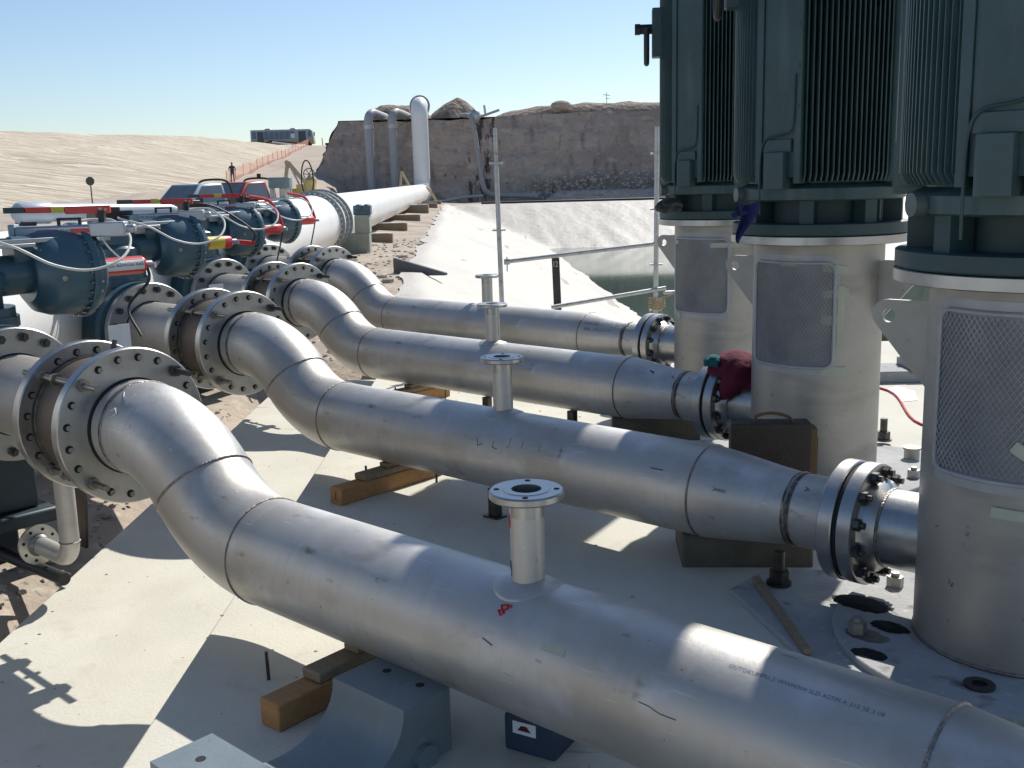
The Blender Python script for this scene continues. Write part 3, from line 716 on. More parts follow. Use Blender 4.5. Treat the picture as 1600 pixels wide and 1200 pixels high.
pts.append(V(top.x, top.y, 7.75 + Rb) + hax * 6)
m.sweep(pts, .75, 64); hb(m).build('far_pipe', HEADW, t, smooth=50)
for y, r in ((36, .735), (34.0, .735)):
    ring(H(y), hax, .75, .012); 
m = MB(); q = V(top.x, top.y, 7.75 + Rb) + hax * 1.5; m.lathe(q, hax, [(0, .74), (0, .93), (.12, .93), (.12, .74)], 48, 0, True); hb(m).build('collar', HEADG, t)
m = MB(); m.lathe(H(97.2), hax, [(0, .74), (0, .90), (.25, .90), (.25, .74)], 48, 0, True); hb(m).build('collar', WHITEP, t)
# flanged joint after the last valve
for y, r, w, mt in ((30.55, .93, .16, HEADG), (30.1, .88, .14, HEADG), (28.9, .90, .12, HEADG)):
    m = MB(); m.lathe(H(y), hax, [(0, .70), (0, r), (w, r), (w, .70)], 72, 0, True); f = hb(m).build('header_flange', mt, t)
    m = MB(); m.cyl(-hax * .05, hax * (w + .05), .028, seg=6); b0 = m.build('flange_bolt', GALV, f)
    for i in range(36):
        an = 2 * math.pi * i / 36; _, u, v = basis(hax); p = H(y) + (u * math.cos(an) + v * math.sin(an)) * (r - .07)
        o = b0 if i == 0 else b0.copy()
        if i: COL.objects.link(o)
        o.parent = f; o.location = p - V(HX(5), 5, 0)
m = MB(); m.lathe(H(28.6), hax, [(0, .735), (.3, .80), (1.5, .80), (1.9, .74)], 72); hb(m).build('flexible_joint', WHITEP, t)
m = MB(); m.lathe(H(30.7), hax, [(0, .80), (.55, .80), (.60, .76), (.85, .76), (.9, .75)], 72); hb(m).build('weld_ring', WHITEP, t)
# valve on the header: operator box on posts and handwheel
t = thing('header_valve_operator', 'grey-green gearbox on posts above the header beside the handwheel', 'valve gearbox', H(28.3, HZ + .72))
p = at(439, 300, 27.5) - H(28.3, HZ + .72)
m = MB(); m.box(p.x - .27, p.x + .27, p.y - .2, p.y + .2, p.z + .10, p.z + .37); m.build('gearbox', mat('gearbox grey', (.17, .22, .22), .5, 0, .2, 4), t, bevel=.03)
m = MB()
for dx in (-.22, .22):
    for dy in (-.15, .15): m.box(p.x + dx - .03, p.x + dx + .03, p.y + dy - .03, p.y + dy + .03, p.z - .30, p.z + .10)
m.box(p.x - .28, p.x + .28, p.y - .2, p.y + .2, p.z - .22, p.z - .14); m.box(p.x - .20, p.x + .22, p.y - .15, p.y + .15, p.z - 1.0, p.z - .2); m.cyl((p.x + .05, p.y, p.z - .15), (p.x + .05, p.y, p.z + .1), .09, seg=12); m.build('post_frame', GALV, t, bevel=.01)
wp = at(483, 272, 33); t2 = thing('handwheel', 'small handwheel on a yellow body above the header', 'handwheel', wp)
m = MB(); N = 24; m.sweep([V(.17 * math.cos(2 * math.pi * i / N), 0, .17 * math.sin(2 * math.pi * i / N)) for i in range(N)], .018, 6, 0, False, True)
for i in range(3): a = math.pi * i / 3; m.cyl((-.16 * math.cos(a), 0, -.16 * math.sin(a)), (.16 * math.cos(a), 0, .16 * math.sin(a)), .014, seg=6)
m.build('wheel', HEADG, t2)
m = MB(); m.cyl((0, 0, 0), (0, .35, 0), .04, seg=10); m.box(-.16, .14, .1, .5, -.55, -.12); m.sphere((.02, .2, -.2), .17, 12, 8); m.box(-.45, -.1, .15, .45, -.6, -.3); m.cyl((0, .3, -1.3), (0, .3, -.5), .08, seg=12); m.build('valve_yoke', mat('valve ochre', (.55, .42, .16), .5, 0, .15, 5), t2, bevel=.02)
lp = at(480, 278, 32.4)
m = MB(); N = 28; m.sweep([V(.19 * math.cos(2 * math.pi * i / N) * (1 if math.sin(2 * math.pi * i / N) < 0 else .9), .02 * math.cos(4 * math.pi * i / N), .52 * math.sin(2 * math.pi * i / N)) for i in range(N)], .022, 6, 0, False, True)
o = m.build('cable_loop', BLACK, loc=lp); tag(o, 'tall black loop of cable hanging over the small handwheel', 'cable')
# folded beige boom of a small crane behind the operator
bp = at(462, 300, 38)
t = thing('folded_boom', 'beige folded crane boom shaped like an upturned V behind the header', 'crane boom', (bp.x, 38, 0))
def beam(m, a, b, w, mi=0):
    a = Vector(a); b = Vector(b); ax, u, v = basis(b - a); L = (b - a).length
    m.add([a + u * i * w + v * j * w for i, j in ((-1, -1), (1, -1), (1, 1), (-1, 1))] + [b + u * i * w * .8 + v * j * w * .8 for i, j in ((-1, -1), (1, -1), (1, 1), (-1, 1))], [(0, 1, 2, 3), (7, 6, 5, 4), (0, 4, 5, 1), (1, 5, 6, 2), (2, 6, 7, 3), (3, 7, 4, 0)], mi)
BEI = mat('boom beige', (.55, .44, .26), .5, 0, .12, 5)
z0 = bp.z
m = MB(); beam(m, (-.40, 0, z0 - .1), (-.22, 0, z0 + 1.05), .07); beam(m, (-.22, 0, z0 + 1.05), (.48, .1, z0 + .15), .085); m.cyl((-.22, -.12, z0 + 1.02), (-.22, .12, z0 + 1.02), .09, seg=12); m.build('boom_arm', BEI, t, bevel=.01)
m = MB(); beam(m, (-.1, -.1, z0 + .85), (.22, -.1, z0 + .15), .035); m.build('boom_ram', GALV, t)
m = MB(); m.box(-.1, .75, -.3, .4, z0 - .55, z0 + .12); m.box(-.6, .9, -.5, .7, .2, z0 - .55); m.build('crane_base', YEL, t, bevel=.04)
# concrete saddle clasping the header
t = thing('header_support', 'pale green-grey post support with blue clamp beside the header flange', 'pipe support', (HX(29.6) + .95, 31.6, 0))
m = MB(); m.box(-.9, .30, -.25, .25, -.1, .62); m.box(-.12, .32, -.25, .25, .62, 1.15); m.build('post', mat('support grey green', (.36, .38, .32), .8, 0, .15, 4), t, bevel=.03)
m = MB(); m.box(-.15, .36, -.2, .2, 1.15, 1.42); m.cyl((0, -.25, 1.36), (0, .25, 1.36), .10, seg=14); m.cyl((.24, -.25, 1.36), (.24, .25, 1.36), .10, seg=14); m.build('clamp', TEAL, t, bevel=.02)
# bearers below the header
for i, (y, w, h, xo) in enumerate(((37.5, .30, .30, 1.55), (45.5, .35, .34, 1.6), (55.5, .4, .36, 1.7), (66, .8, .62, 1.75), (79, .6, .42, 1.9), (90, .5, .35, 1.9))):
    x1 = HX(y) + xo; m = MB(); m.box(-2.9, 0, -w / 2, w / 2, -.15, h); b_ = m.build('bearer', WOOD2, bevel=.02, loc=(x1, y, 0))
    m2 = MB(); m2.box(-2.85, -.1, -w / 2 + .02, w / 2 - .02, h + .002, h + .03); m2.build('bearer_plate', WHITEP if i < 3 else GALV, b_)
    tag(b_, ['thick grey bearer under the header, nearest of the row', 'second grey bearer under the header, counted from the camera', 'third grey bearer under the header, counted from the camera', 'deep block bearer under the header, the tallest of the row', 'low bearer under the header just before the riser', 'bearer nearest the foot of the riser'][i], 'bearer', 'bearers below the header')
# timber A-frame and rope at the foot of the riser
t = thing('trestle', 'small beige timber A-frame behind the header near the riser', 'trestle', (at(628, 285, 88).x, 88, 0)); zz = at(628, 268, 88).z; m = MB()
beam(m, (-.25, 0, zz - 2), (0, 0, zz), .10); beam(m, (1.0, 0, zz - 2), (0, 0, zz), .10); beam(m, (-.2, 0, zz - 1.2), (.55, 0, zz - 1.1), .08); m.build('trestle_frame', BEI, t)
p1, p2 = at(660, 298, 93), at(682, 318, 93)
o = MB().sweep(chain([p1, p1 + V(.4, -.3, .25), p1 + V(.8, -.4, -.2), p2, p2 + V(-.9, -.3, -.1)]), .12, 8).build('rope_bundle', BEI); tag(o, 'beige strap loop lying at the foot of the riser', 'strap')

# ---------------------------------------------------------------- pipes on the pit wall
def wall_pipe(px, pxe, r, zb, label, drk=False):
    x = at(px, 200, 100.3).x; t = thing('drop_pipe', label, 'pipe', (x, 100.3, 0)); m = MB()
    pts = [V(0, 0, zb), V(0, 0, 7.6)]
    for i in range(1, 7): a = math.pi / 2 * i / 6; pts.append(V(.75 * (1 - math.cos(a)) * .5, .75 * (1 - math.cos(a)), 7.6 + .75 * math.sin(a)))
    pts.append(pts[-1] + V(.75, 3.2, -.25)); m.sweep(pts, r, 32); m.build('pipe_body', mat('grey white pipe', (.36, .365, .37), .5, 0, .05, 2), t, smooth=50)
    m = MB(); m.cyl((0, 0, 6.9), (0, 0, 7.25), r + .04, seg=32); m.build('coupling', GALV, t); return t
wall_pipe(576, 600, .40, -.2, 'leftmost white pipe bent over the rim and dropping down the pit wall')
wall_pipe(613, 636, .40, -.2, 'white pipe bent over the rim between the leftmost one and the tall riser')
m = MB(); pa, pb, pc = at(738, 183, 101.6), at(755, 296, 99.6), at(842, 306, 98.2)
m.sweep(chain([pa + V(-1.2, 3, .35), pa + V(-.3, .6, .15), pa + V(0, -.2, -.3), pa.lerp(pb, .5), pb + V(0, 0, .4), pb + V(.5, -.1, -.35), pb + V(1.2, -.2, -.5), pc]), .24, 16)
o = m.build('drain_hose', mat('grey hose', (.33, .32, .31), .6, 0, .1, 2)); tag(o, 'thin grey pipe hanging down the stained wall and bending along its foot', 'pipe')
m = MB(); p = at(742, 182, 102); m.sphere(p, .55, 10, 7, 0, (1, 1, 1.3)); m.cyl(p + V(.3, 0, -.1), p + V(2.3, .2, .55), .12, seg=10); m.cyl(p + V(1.0, 0, 0), p + V(.9, 0, 1.0), .11, seg=10); o = m.build('pipe_valve', GALV, smooth=30); tag(o, 'tangle of small valve fittings on the rim where the thin hanging pipe starts', 'valve')
m = MB(); a, b = at(752, 319, 89.3), at(1120, 309, 89.3); m.cyl(a, b, .19, seg=14); o = m.build('black_pipe', BLACK); tag(o, 'long black pipe lying along the far top edge of the pond liner', 'pipe')
m = MB(); m.sweep(chain([at(640, 322, 96), at(690, 315, 97), at(725, 308, 98), at(755, 306, 98)]), .13, 8); o = m.build('hose', GALV); tag(o, 'thin pale hose lying along the foot of the pit wall right of the riser', 'hose')
m = MB(); p = at(948, 165, 112); m.cyl(p - V(0, 0, .6), p + V(0, 0, 1.3), .035, seg=6); m.cyl(p + V(-.35, 0, 1.1), p + V(.35, 0, 1.0), .035, seg=6); m.cyl(p + V(-.1, 0, .7), p + V(.3, 0, .7), .03, seg=6); o = m.build('antenna', GALV); tag(o, 'thin antenna standing on the long soil heap at the rim', 'antenna')

# ---------------------------------------------------------------- scaffold at the pond edge
YP = 13.15
t = thing('scaffold_frame', 'galvanised scaffold frame of two standards and two rails in front of the pond', 'scaffold', (0, YP, 0)); O = V(0, YP, 0)
p0, p1 = at(773, 200, YP) - O, at(786, 505, YP) - O; p1.z = min(p1.z, .0)
m = MB(); s1 = p0.lerp(p1, .17); m.cyl(p1, s1, .030, seg=14); m.cyl(s1, p0, .022, seg=12)
for f in (.155, .455): c = p0.lerp(p1, f); m.cyl(c + V(-.085, 0, 0), c + V(.085, 0, 0), .011, seg=8); m.cyl(c - V(0, 0, .01), c + V(0, 0, .01), .055, seg=16)
st = m.build('standard', GALV, t)
m = MB(); c = p0.lerp(p1, .885); m.cyl(c - V(0, 0, .05), c + V(0, 0, .07), .0315, seg=14); m.build('tape_band', mat('lime tape', (.42, .62, .10), .5), st)
q0, q1 = at(1027, 198, YP) - O, at(1024, 505, YP) - O; q1.z = min(q1.z, 0)
m = MB(); m.cyl(q1, q0, .030, seg=14)
for z in (.12, .37, .625, .84): c = q0.lerp(q1, z); m.cyl(c + V(-.08, 0, 0), c + V(.08, 0, 0), .011, seg=8); m.cyl(c - V(0, 0, .01), c + V(0, 0, .01), .052, seg=16)
m.build('standard', GALV, t)
m = MB(); a, b = at(790, 409, YP) - O, at(1032, 380, YP) - O; m.cyl(a, b, .026, seg=12); m.box(a.x - .02, a.x + .05, a.y - .012, a.y + .012, a.z - .035, a.z + .035); m.box(a.x + .01, a.x + .025, a.y - .01, a.y + .01, a.z - .12, a.z + .06); m.box(b.x + .1, b.x + .13, b.y - .02, b.y + .02, b.z - .1, b.z + .06); m.build('rail', GALV, t)
m = MB(); a, b = at(862, 480, YP - .35) - O, at(1040, 450, YP) - O; m.cyl(a, b, .026, seg=12); m.cyl(b + V(-.02, 0, -.06), b + V(.5, .1, -.05), .024, seg=12); m.build('rail', GALV, t)
m = MB()
c = q0.lerp(q1, .80)
for i in range(5): m.sweep(chain([c + V(-.09, -.05, .06 - .03 * i), c + V(.02, -.07, .03 - .03 * i), c + V(.11, 0, .07 - .03 * i), c + V(.02, .07, .02 - .02 * i), c + V(-.09, -.05, .05 - .03 * i)]), .012, 6)
m.sweep(chain([c + V(.1, 0, .05), c + V(.25, 0, .10), c + V(.5, 0, .02)]), .011, 6); m.sweep(chain([c + V(.05, -.04, -.05), c + V(.13, -.06, -.3), c + V(.2, -.06, -.5)]), .010, 6)
c = q0.lerp(q1, .96)
for i in range(4): m.sweep(chain([c + V(-.05, -.05, -.03 * i), c + V(.04, -.06, -.03 * i), c + V(.05, .04, -.03 * i), c + V(-.05, .04, -.03 * i), c + V(-.05, -.05, -.03 * i)]), .012, 6)
m.sweep(chain([c + V(-.02, -.04, -.08), c + V(-.10, -.06, -.3), c + V(-.14, -.06, -.45)]), .012, 6)
m.v = [tuple(Vector(v) + O) for v in m.v]
o = m.build('lashing_rope', ROPE); tag(o, 'beige rope lashed round the right scaffold standard', 'rope')
# dark level board standing behind the rail
a, b = at(868, 403, YP + .25), at(871, 478, YP + .25)
t = thing('level_board', 'narrow dark upright board with white scribble behind the scaffold rail', 'board', (a.x, a.y, 0))
m = MB(); w = .048; m.add([V(x, y, z) for z, dx in ((b.z - .15, .02), (a.z, 0)) for x, y in ((-w + dx, 0), (w + dx, 0), (w + dx, .03), (-w + dx, .03))], [(0, 1, 5, 4), (1, 2, 6, 5), (2, 3, 7, 6), (3, 0, 4, 7), (4, 5, 6, 7), (3, 2, 1, 0)])
m.build('board', mat('dark board', (.05, .045, .045), .7, 0, .3, 12), t)
vs, fs = text_geo('12', .10); MB().add([V(-.04 + v.x * .7, -.004, a.z - .11 + v.y) for v in vs], fs).build('scribble', CHALK, t, smooth=0)
# dark half-buried plank on the dirt path left of the liner
a, b = V(-2.66, 24.6, .36), V(-1.42, 23.9, .04)
m = MB(); sd2 = (b - a).normalized(); sn = V(-sd2.y, sd2.x, 0).normalized() * .06
hA, hB = .42, .06
m.add([a + sn - V(0, 0, hA), a - sn - V(0, 0, hA), a - sn, a + sn, b + sn - V(0, 0, hB), b - sn - V(0, 0, hB), b - sn, b + sn], [(0, 1, 2, 3), (7, 6, 5, 4), (0, 4, 5, 1), (1, 5, 6, 2), (2, 6, 7, 3), (3, 7, 4, 0)])
o = m.build('plank', mat('grey plank', (.10, .11, .115), .7, 0, .15, 4), bevel=.02); tag(o, 'thick dark grey plank tilting out of the dirt at the left edge of the liner', 'plank')

# ================================================================ PUMPS
BR = .44
SX = 3.13
def cpatch(m, a0, a1, z0, z1, r, n=8, mi=0, rot=0, c=(SX, 0)):
    """a curved rectangle on the barrel; rot tilts it"""
    am, zm = (a0 + a1) / 2, (z0 + z1) / 2; hw, hh = (a1 - a0) / 2 * r, (z1 - z0) / 2; vs = []
    for i in range(n + 1):
        for j in (-1, 1):
            u = hw * (2 * i / n - 1); w = hh * j; U = u * math.cos(rot) - w * math.sin(rot); Wz = u * math.sin(rot) + w * math.cos(rot)
            an = am + U / r; vs.append(V(c[0] + r * math.cos(an), c[1] + r * math.sin(an), zm + Wz))
    m.add(vs, [(2 * i, 2 * i + 2, 2 * i + 3, 2 * i + 1) for i in range(n)], mi)
# local angle whose outward normal faces the camera side: local -Y is the side away from the far rows
def make_vpump(k, label, panel=(-1.57 - .68, -1.57 + .70)):
    t = thing('vertical_pump', label, 'pump', Q(k), RZ, 'vertical pumps with green motors')
    m = MB(); m.lathe(V(SX, 0, 0), V(0, 0, 1), [(.0, BR), (1.635, BR)], 96); b = m.build('barrel', BARREL, t, smooth=60)
    ring(V(SX, 0, .008), V(0, 0, 1), BR, .012, 96).build('weld_seam', WELD, b)
    cx = V(SX, 0, 0)
    m = MB(); m.lathe(cx, V(0, 0, 1), [(1.62, .30), (1.62, .585), (1.625, .595), (1.675, .595), (1.68, .585), (1.68, .30)], 96, 0, True); m.build('top_flange', FLANGE, t)
    # nozzle
    m = MB(); m.lathe(V(2.385, 0, ZC), V(1, 0, 0), [(0, .15), (0, .29), (.005, .30), (.07, .30), (.075, .29), (.075, .235), (.11, .225), (.15, .19), (.36, .19), (.40, .19)], 72)
    nz = m.build('nozzle', FLANGE, t); bolt_heads(nz, 2.46, ZC, .262, 12, 1)
    m = MB(); m.lathe(V(2.361, 0, ZC), V(1, 0, 0), [(0, .285), (.023, .285)], 64); m.build('gasket', DARK, nz)
    ring(V(2.535, 0, ZC), V(1, 0, 0), .19, .012).build('weld_seam', WELD, nz)
    # guard panel with expanded metal
    a0, a1 = panel; z0, z1 = .80, 1.50
    if k == 1: z0, z1 = .83, 1.52
    m = MB(); cpatch(m, a0 + .03, a1 - .03, z0 + .01, z1 - .01, BR + .004, 24); bk = m.build('guard_backing', MESHB, t)
    m = MB(); rr = BR + .009; Wd = (a1 - a0) * BR; Ht = z1 - z0; NP = []
    rad = .06; hw, hh = Wd / 2, Ht / 2
    for cxs, czs, s0 in ((1, 1, 0), (-1, 1, 1), (-1, -1, 2), (1, -1, 3)):
        for i in range(7):
            an = math.pi / 2 * (s0 + i / 6); NP.append((cxs * (hw - rad) + rad * math.cos(an), czs * (hh - rad) + rad * math.sin(an)))
    full = []
    for i in range(len(NP)):
        u0, v0 = NP[i]; u1, v1 = NP[(i + 1) % len(NP)]; n = max(1, int(math.hypot(u1 - u0, v1 - v0) / .04))
        for j in range(n): full.append((u0 + (u1 - u0) * j / n, v0 + (v1 - v0) * j / n))
    am, zm = (a0 + a1) / 2, (z0 + z1) / 2
    P3 = [V(SX + rr * math.cos(am + u / BR), rr * math.sin(am + u / BR), zm + v) for u, v in full]
    m.sweep(P3, .011, 8, 0, False, True); m.build('guard_frame', WRAP, bk)
    m = MB(); pw, ph = .024, .036; nl = int((Wd + Ht * pw / ph) / pw) + 2
    for sgn in (1, -1):
        for i in range(-nl, nl):
            pts = []; u_s = i * pw
            for j in range(41):
                v = -hh + Ht * j / 40; u = u_s + sgn * (v * pw / ph)
                if abs(u) < hw - .008 and abs(v) < hh - .008: pts.append(V(SX + (BR + .012) * math.cos(am + u / BR), (BR + .012) * math.sin(am + u / BR), zm + v))
            if len(pts) > 2: m.sweep(pts, .0024, 4, 0, False)
    m.build('guard_mesh', MESHM, bk, smooth=0)
    # tapes and film
    m = MB(); cpatch(m, a1 + .0, a1 + .07, z0 - .02, z1 + .03, BR + .003, 6); cpatch(m, a0 - .07, a0, z0, z1, BR + .003, 6); cpatch(m, a0, a1, z1, z1 + .05, BR + .0028, 20); cpatch(m, a0, a1, z0 - .05, z0, BR + .0028, 20); m.build('film_edge', WRAP, t)
    tp = {1: ((.30, 1.20 - .26, .18, .05, -.6), (.20, .70, .20, .045, -.04), (-1.0 - .9, .74, .08, .06, 0)),
          2: ((.70, 1.46, .17, .05, -.1), (.72, 1.30, .17, .05, .12), (.66, 1.12, .13, .06, 0), (.72, .775, .18, .06, 0), (-.0, 1.50, .12, .05, 0), (.80, 1.15, .05, .4, 0)),
          3: ((.62, 1.44, .26, .045, 0), (1.1, 1.12, .15, .05, -.1), (-.60, 1.46, .08, .04, 0), (-.55, .76, .08, .05, 0))}[k]
    for (u, z, w, h, rt_) in tp:
        m = MB(); cpatch(m, am + u - w / 2 / BR, am + u + w / 2 / BR, z - h / 2, z + h / 2, BR + (.0155 if abs(u) < .66 and z > z0 and z < z1 else .006), 8, 0, rt_); m.build('tape_strip', TAPE, t)
    # lifting lugs
    for sg in (-1, 1):
        m = MB(); lx_ = .40 if sg < 0 else .36; zt = 1.50; pol = [(0, 0), (-.22, 0)]
        for i in range(7): a = math.pi / 2 + math.pi / 2 * i / 6 * 1.5; pol.append((-.22 + .07 * math.cos(a), -.07 + .07 * math.sin(a)))
        pol += [(-.03, -.40), (0, -.40)]
        hole = [(-.21 + .032 * math.cos(2 * math.pi * i / 60), -.075 + .032 * math.sin(2 * math.pi * i / 60)) for i in range(60)]
        # plate as a strip between outline and hole so that the hole is open
        out = []
        per = pol; tot = [0]
        for i in range(len(per)): a = per[i]; b2 = per[(i + 1) % len(per)]; tot.append(tot[-1] + math.hypot(b2[0] - a[0], b2[1] - a[1]))
        hc = (-.21, -.075)
        ring_o = []
        for i in range(60):
            an = 2 * math.pi * i / 60; dx, dz = math.cos(an), math.sin(an); best = None
            for j in range(len(per)):
                (ax_, az_), (bx_, bz_) = per[j], per[(j + 1) % len(per)]; ex, ez = bx_ - ax_, bz_ - az_; den = dx * ez - dz * ex
                if abs(den) < 1e-9: continue
                tt = ((ax_ - hc[0]) * ez - (az_ - hc[1]) * ex) / den; uu = ((ax_ - hc[0]) * dz - (az_ - hc[1]) * dx) / den
                if tt > 0 and -1e-6 <= uu <= 1 + 1e-6 and (best is None or tt < best): best = tt
            ring_o.append((hc[0] + dx * best, hc[1] + dz * best))
        vs = []
        for y in (-.0125, .0125):
            for (a_, z_) in hole + ring_o: vs.append(V(SX + sg * (BR - .002 - a_), y, zt + z_))
        fs = []
        for i in range(60):
            j = (i + 1) % 60; fs += [(i, j, 60 + j, 60 + i), (120 + i, 180 + i, 180 + j, 120 + j), (i, 120 + i, 120 + j, j), (60 + i, 60 + j, 180 + j, 180 + i)]
        m.add(vs, fs)
        m.build('lifting_lug', BARREL, t, smooth=30)
    # base plate and anchor bolts
    m = MB(); m.lathe(cx, V(0, 0, 1), [(-.03, .001), (-.03, .80), (-.004, .80), (0, .795), (0, .001)], 96); bp_ = m.build('base_plate', CONC2, t)
    for an in (math.pi + .62, math.pi - .35, math.pi / 2 + .3, .2):
        m = MB(); p = cx + V(.70 * math.cos(an), .70 * math.sin(an), 0); m.cyl(p, p + V(0, 0, .055), .042, seg=6); m.cyl(p + V(0, 0, .055), p + V(0, 0, .075), .022, seg=12); m.build('anchor_nut', BARREL, bp_)
    # motor
    m = MB(); m.lathe(cx, V(0, 0, 1), [(1.683, .30), (1.683, .585), (1.69, .59), (1.755, .59), (1.76, .58), (1.76, .30)], 80, 0, True)
    m.lathe(cx, V(0, 0, 1), [(1.76, .40), (1.93, .40)], 48)
    for i in range(8):
        a = 2 * math.pi * i / 8 + .3; p = cx + V(.49 * math.cos(a), .49 * math.sin(a), 0); Mx = Matrix.Translation(p) @ Matrix.Rotation(a, 4, 'Z'); m.box(-.07, .05, -.045, .045, 1.755, 1.94, 0, Mx)
    m.build('motor_stool', GREEN2, t)
    m = MB(); m.lathe(cx, V(0, 0, 1), [(1.905, .30), (1.905, .54), (1.915, .555), (1.985, .555), (1.995, .545), (2.02, .48), (5.5, .48), (5.6, .44), (5.6, .001)], 64); mb = m.build('motor_frame', GREEN, t)
    # four flat pads with fins between
    m = MB(); F = MB()
    for i in range(4):
        a = math.pi / 2 * i - .03
        Mx = Matrix.Translation(cx) @ Matrix.Rotation(a, 4, 'Z')
        m.box(.40, .575, -.115, .115, 2.06, 5.45, 0, Mx)
        m.box(.40, .590, -.16, -.115, 2.02, 5.45, 0, Mx); m.box(.40, .590, .115, .16, 2.02, 5.45, 0, Mx)
        m.box(.40, .64, -.07, .07, 1.985, 2.22, 0, Mx); m.box(.40, .60, -.10, .10, 2.22, 2.30, 0, Mx)
        for z in (2.5, 2.75, 3.0, 3.25): m.cyl(Mx @ V(.59, .137, z), Mx @ V(.597, .137, z), .012, seg=8)
    m.build('motor_pad', GREEN, mb, bevel=.006)
    for i in range(4):
        a = math.pi / 4 + math.pi / 2 * i - .03
        Mx = Matrix.Translation(cx) @ Matrix.Rotation(a, 4, 'Z')
        for j in range(-8, 9):
            y = j * .033
            r0 = math.sqrt(.47 ** 2 - y * y); r1 = math.sqrt(.585 ** 2 - y * y) + .002
            zb = 2.03 + .0 * abs(j)
            F.add([Mx @ V(xx, y + yy, zz) for yy in (-.004, .004) for (xx, zz) in ((r0 - .02, zb), (r1 - .03, zb), (r1, zb + .05), (r1, 5.45), (r0 - .02, 5.45))],
                  [(0, 1, 2, 3, 4), (9, 8, 7, 6, 5), (0, 5, 6, 1), (1, 6, 7, 2), (2, 7, 8, 3), (3, 8, 9, 4), (4, 9, 5, 0)])
    m = MB(); Mx = Matrix.Translation(cx) @ Matrix.Rotation(-.03, 4, 'Z'); m.box(.57, .625, -.085, .085, 2.92, 3.28, 0, Mx); m.build('cover_plate', GREEN, mb, bevel=.006)
    F.build('cooling_fins', GREEN, mb, smooth=0)
    m = MB(); Mx = Matrix.Translation(cx) @ Matrix.Rotation(-math.pi * .86, 4, 'Z')
    m.box(.50, .86, -.34, .30, 3.86, 4.44, 0, Mx); m.build('shadow_box', GREEN, mb, bevel=.02)  # unseen box added above the view to widen the motor's cast shadow
    m = MB(); Mx = Matrix.Translation(cx) @ Matrix.Rotation(-math.pi * .5 - .72, 4, 'Z'); m.cyl(Mx @ V(.53, 0, 1.95), Mx @ V(.60, 0, 1.95), .05, seg=20); m.build('drain_cap', CREAM, mb)
    m = MB(); Mx = Matrix.Translation(cx) @ Matrix.Rotation(-math.pi * .5 - .03, 4, 'Z')
    m.sweep(chain([Mx @ V(.60, .12, 2.70), Mx @ V(.60, .115, 2.42), Mx @ V(.60, .08, 2.34), Mx @ V(.61, -.06, 2.31), Mx @ V(.605, -.11, 2.22), Mx @ V(.60, -.12, 2.0), Mx @ V(.57, -.13, 1.82)]), .007, 6); m.build('conduit', GREEN2, mb)
    # lifting shackle on the far left
    m = MB(); Mx = Matrix.Translation(cx) @ Matrix.Rotation(math.pi * 1.20, 4, 'Z'); z = 3.50
    m.box(.50, .66, -.09, .09, z - .32, z + .12, 0, Mx); m.build('lug_bracket', GREEN, mb, bevel=.01)
    m = MB(); m.cyl(Mx @ V(.64, 0, z - .06), Mx @ V(.78, 0, z - .06), .045, seg=14); m.cyl(Mx @ V(.77, 0, z - .06), Mx @ V(.82, 0, z - .06), .055, seg=6)
    m.sweep(chain([Mx @ V(.71, .085, z - .06), Mx @ V(.71, .095, z - .25), Mx @ V(.71, .06, z - .34), Mx @ V(.71, 0, z - .37), Mx @ V(.71, -.06, z - .34), Mx @ V(.71, -.095, z - .25), Mx @ V(.71, -.085, z - .06)]), .026, 10); m.build('shackle', BLACK, mb)
    return t
make_vpump(1, 'green motor on the nearest visible steel barrel, at the right edge')
make_vpump(2, 'green motor on the middle steel barrel, behind the brown bag and maroon cloth')
make_vpump(3, 'green motor on the farthest steel barrel, beside the scaffold, shackle on its left')

# plinths under the pumps
def make_plinth(k, label):
    m = MB(); pol = [(1.79, -.24), (1.80, .10), (2.38, .62), (3.0, 1.0), (4.3, 1.0), (4.3, -1.05), (3.1, -1.05), (2.45, -.73)]
    m.prism(pol, .30, lambda a, b, c: V(a, b, -.332 + c)); o = m.build('plinth', CONC2, bevel=.012, loc=Q(k), rz=RZ); return tag(o, label, 'plinth', 'concrete plinths under the pumps')
make_plinth(0, 'concrete plinth corner at the lower right, under the missing nearest pump') if False else None
make_plinth(1, 'many-sided concrete plinth with oil stains under the nearest visible pump')
make_plinth(2, 'concrete plinth under the middle pump, carrying the brown bag')
make_plinth(3, 'concrete plinth under the farthest pump')
# things on the near plinth
SX_ = SX
def disc(name, x, y, rx, ry, h, mt, label, cat, k=1, z=0.0, rough=.15, sd=0):
    N = 36; vs = []; rings_ = ((1, 0), (.8, .6), (.45, .95), (0.01, 1))
    for f, hh in rings_:
        for i in range(N):
            a = 2 * math.pi * i / N; q = 1 + rough * noise.noise(V(math.cos(a) * 1.5 + sd, math.sin(a) * 1.5, x)) + .14 * noise.noise(V(math.cos(a) * 7 + sd, math.sin(a) * 7, f * 4)); hh += .35 * noise.noise(V(f * 9 * math.cos(a), f * 9 * math.sin(a), sd)) * (f < 1); vs.append(V(x + rx * f * q * math.cos(a), y + ry * f * q * math.sin(a), z + .001 + h * hh))
    m = MB(); m.add(vs, [(j * N + i, j * N + (i + 1) % N, (j + 1) * N + (i + 1) % N, (j + 1) * N + i) for j in range(3) for i in range(N)])
    m.f = [f[::-1] for f in m.f]; o = m.build(name, mt, loc=Q(k), rz=RZ, smooth=0 if h > .005 else 35); return tag(o, label, cat)
def locp(k, X):
    q = Vector(X) - Q(k); return q.dot(e_), q.dot(n_)
def onz(px, py, z):
    v = r2 * (px - 800) - u2 * (py - 600) + fw * FPX; t_ = (z - 2.10) / v.z; return V(0, 0, 2.10) + v * t_
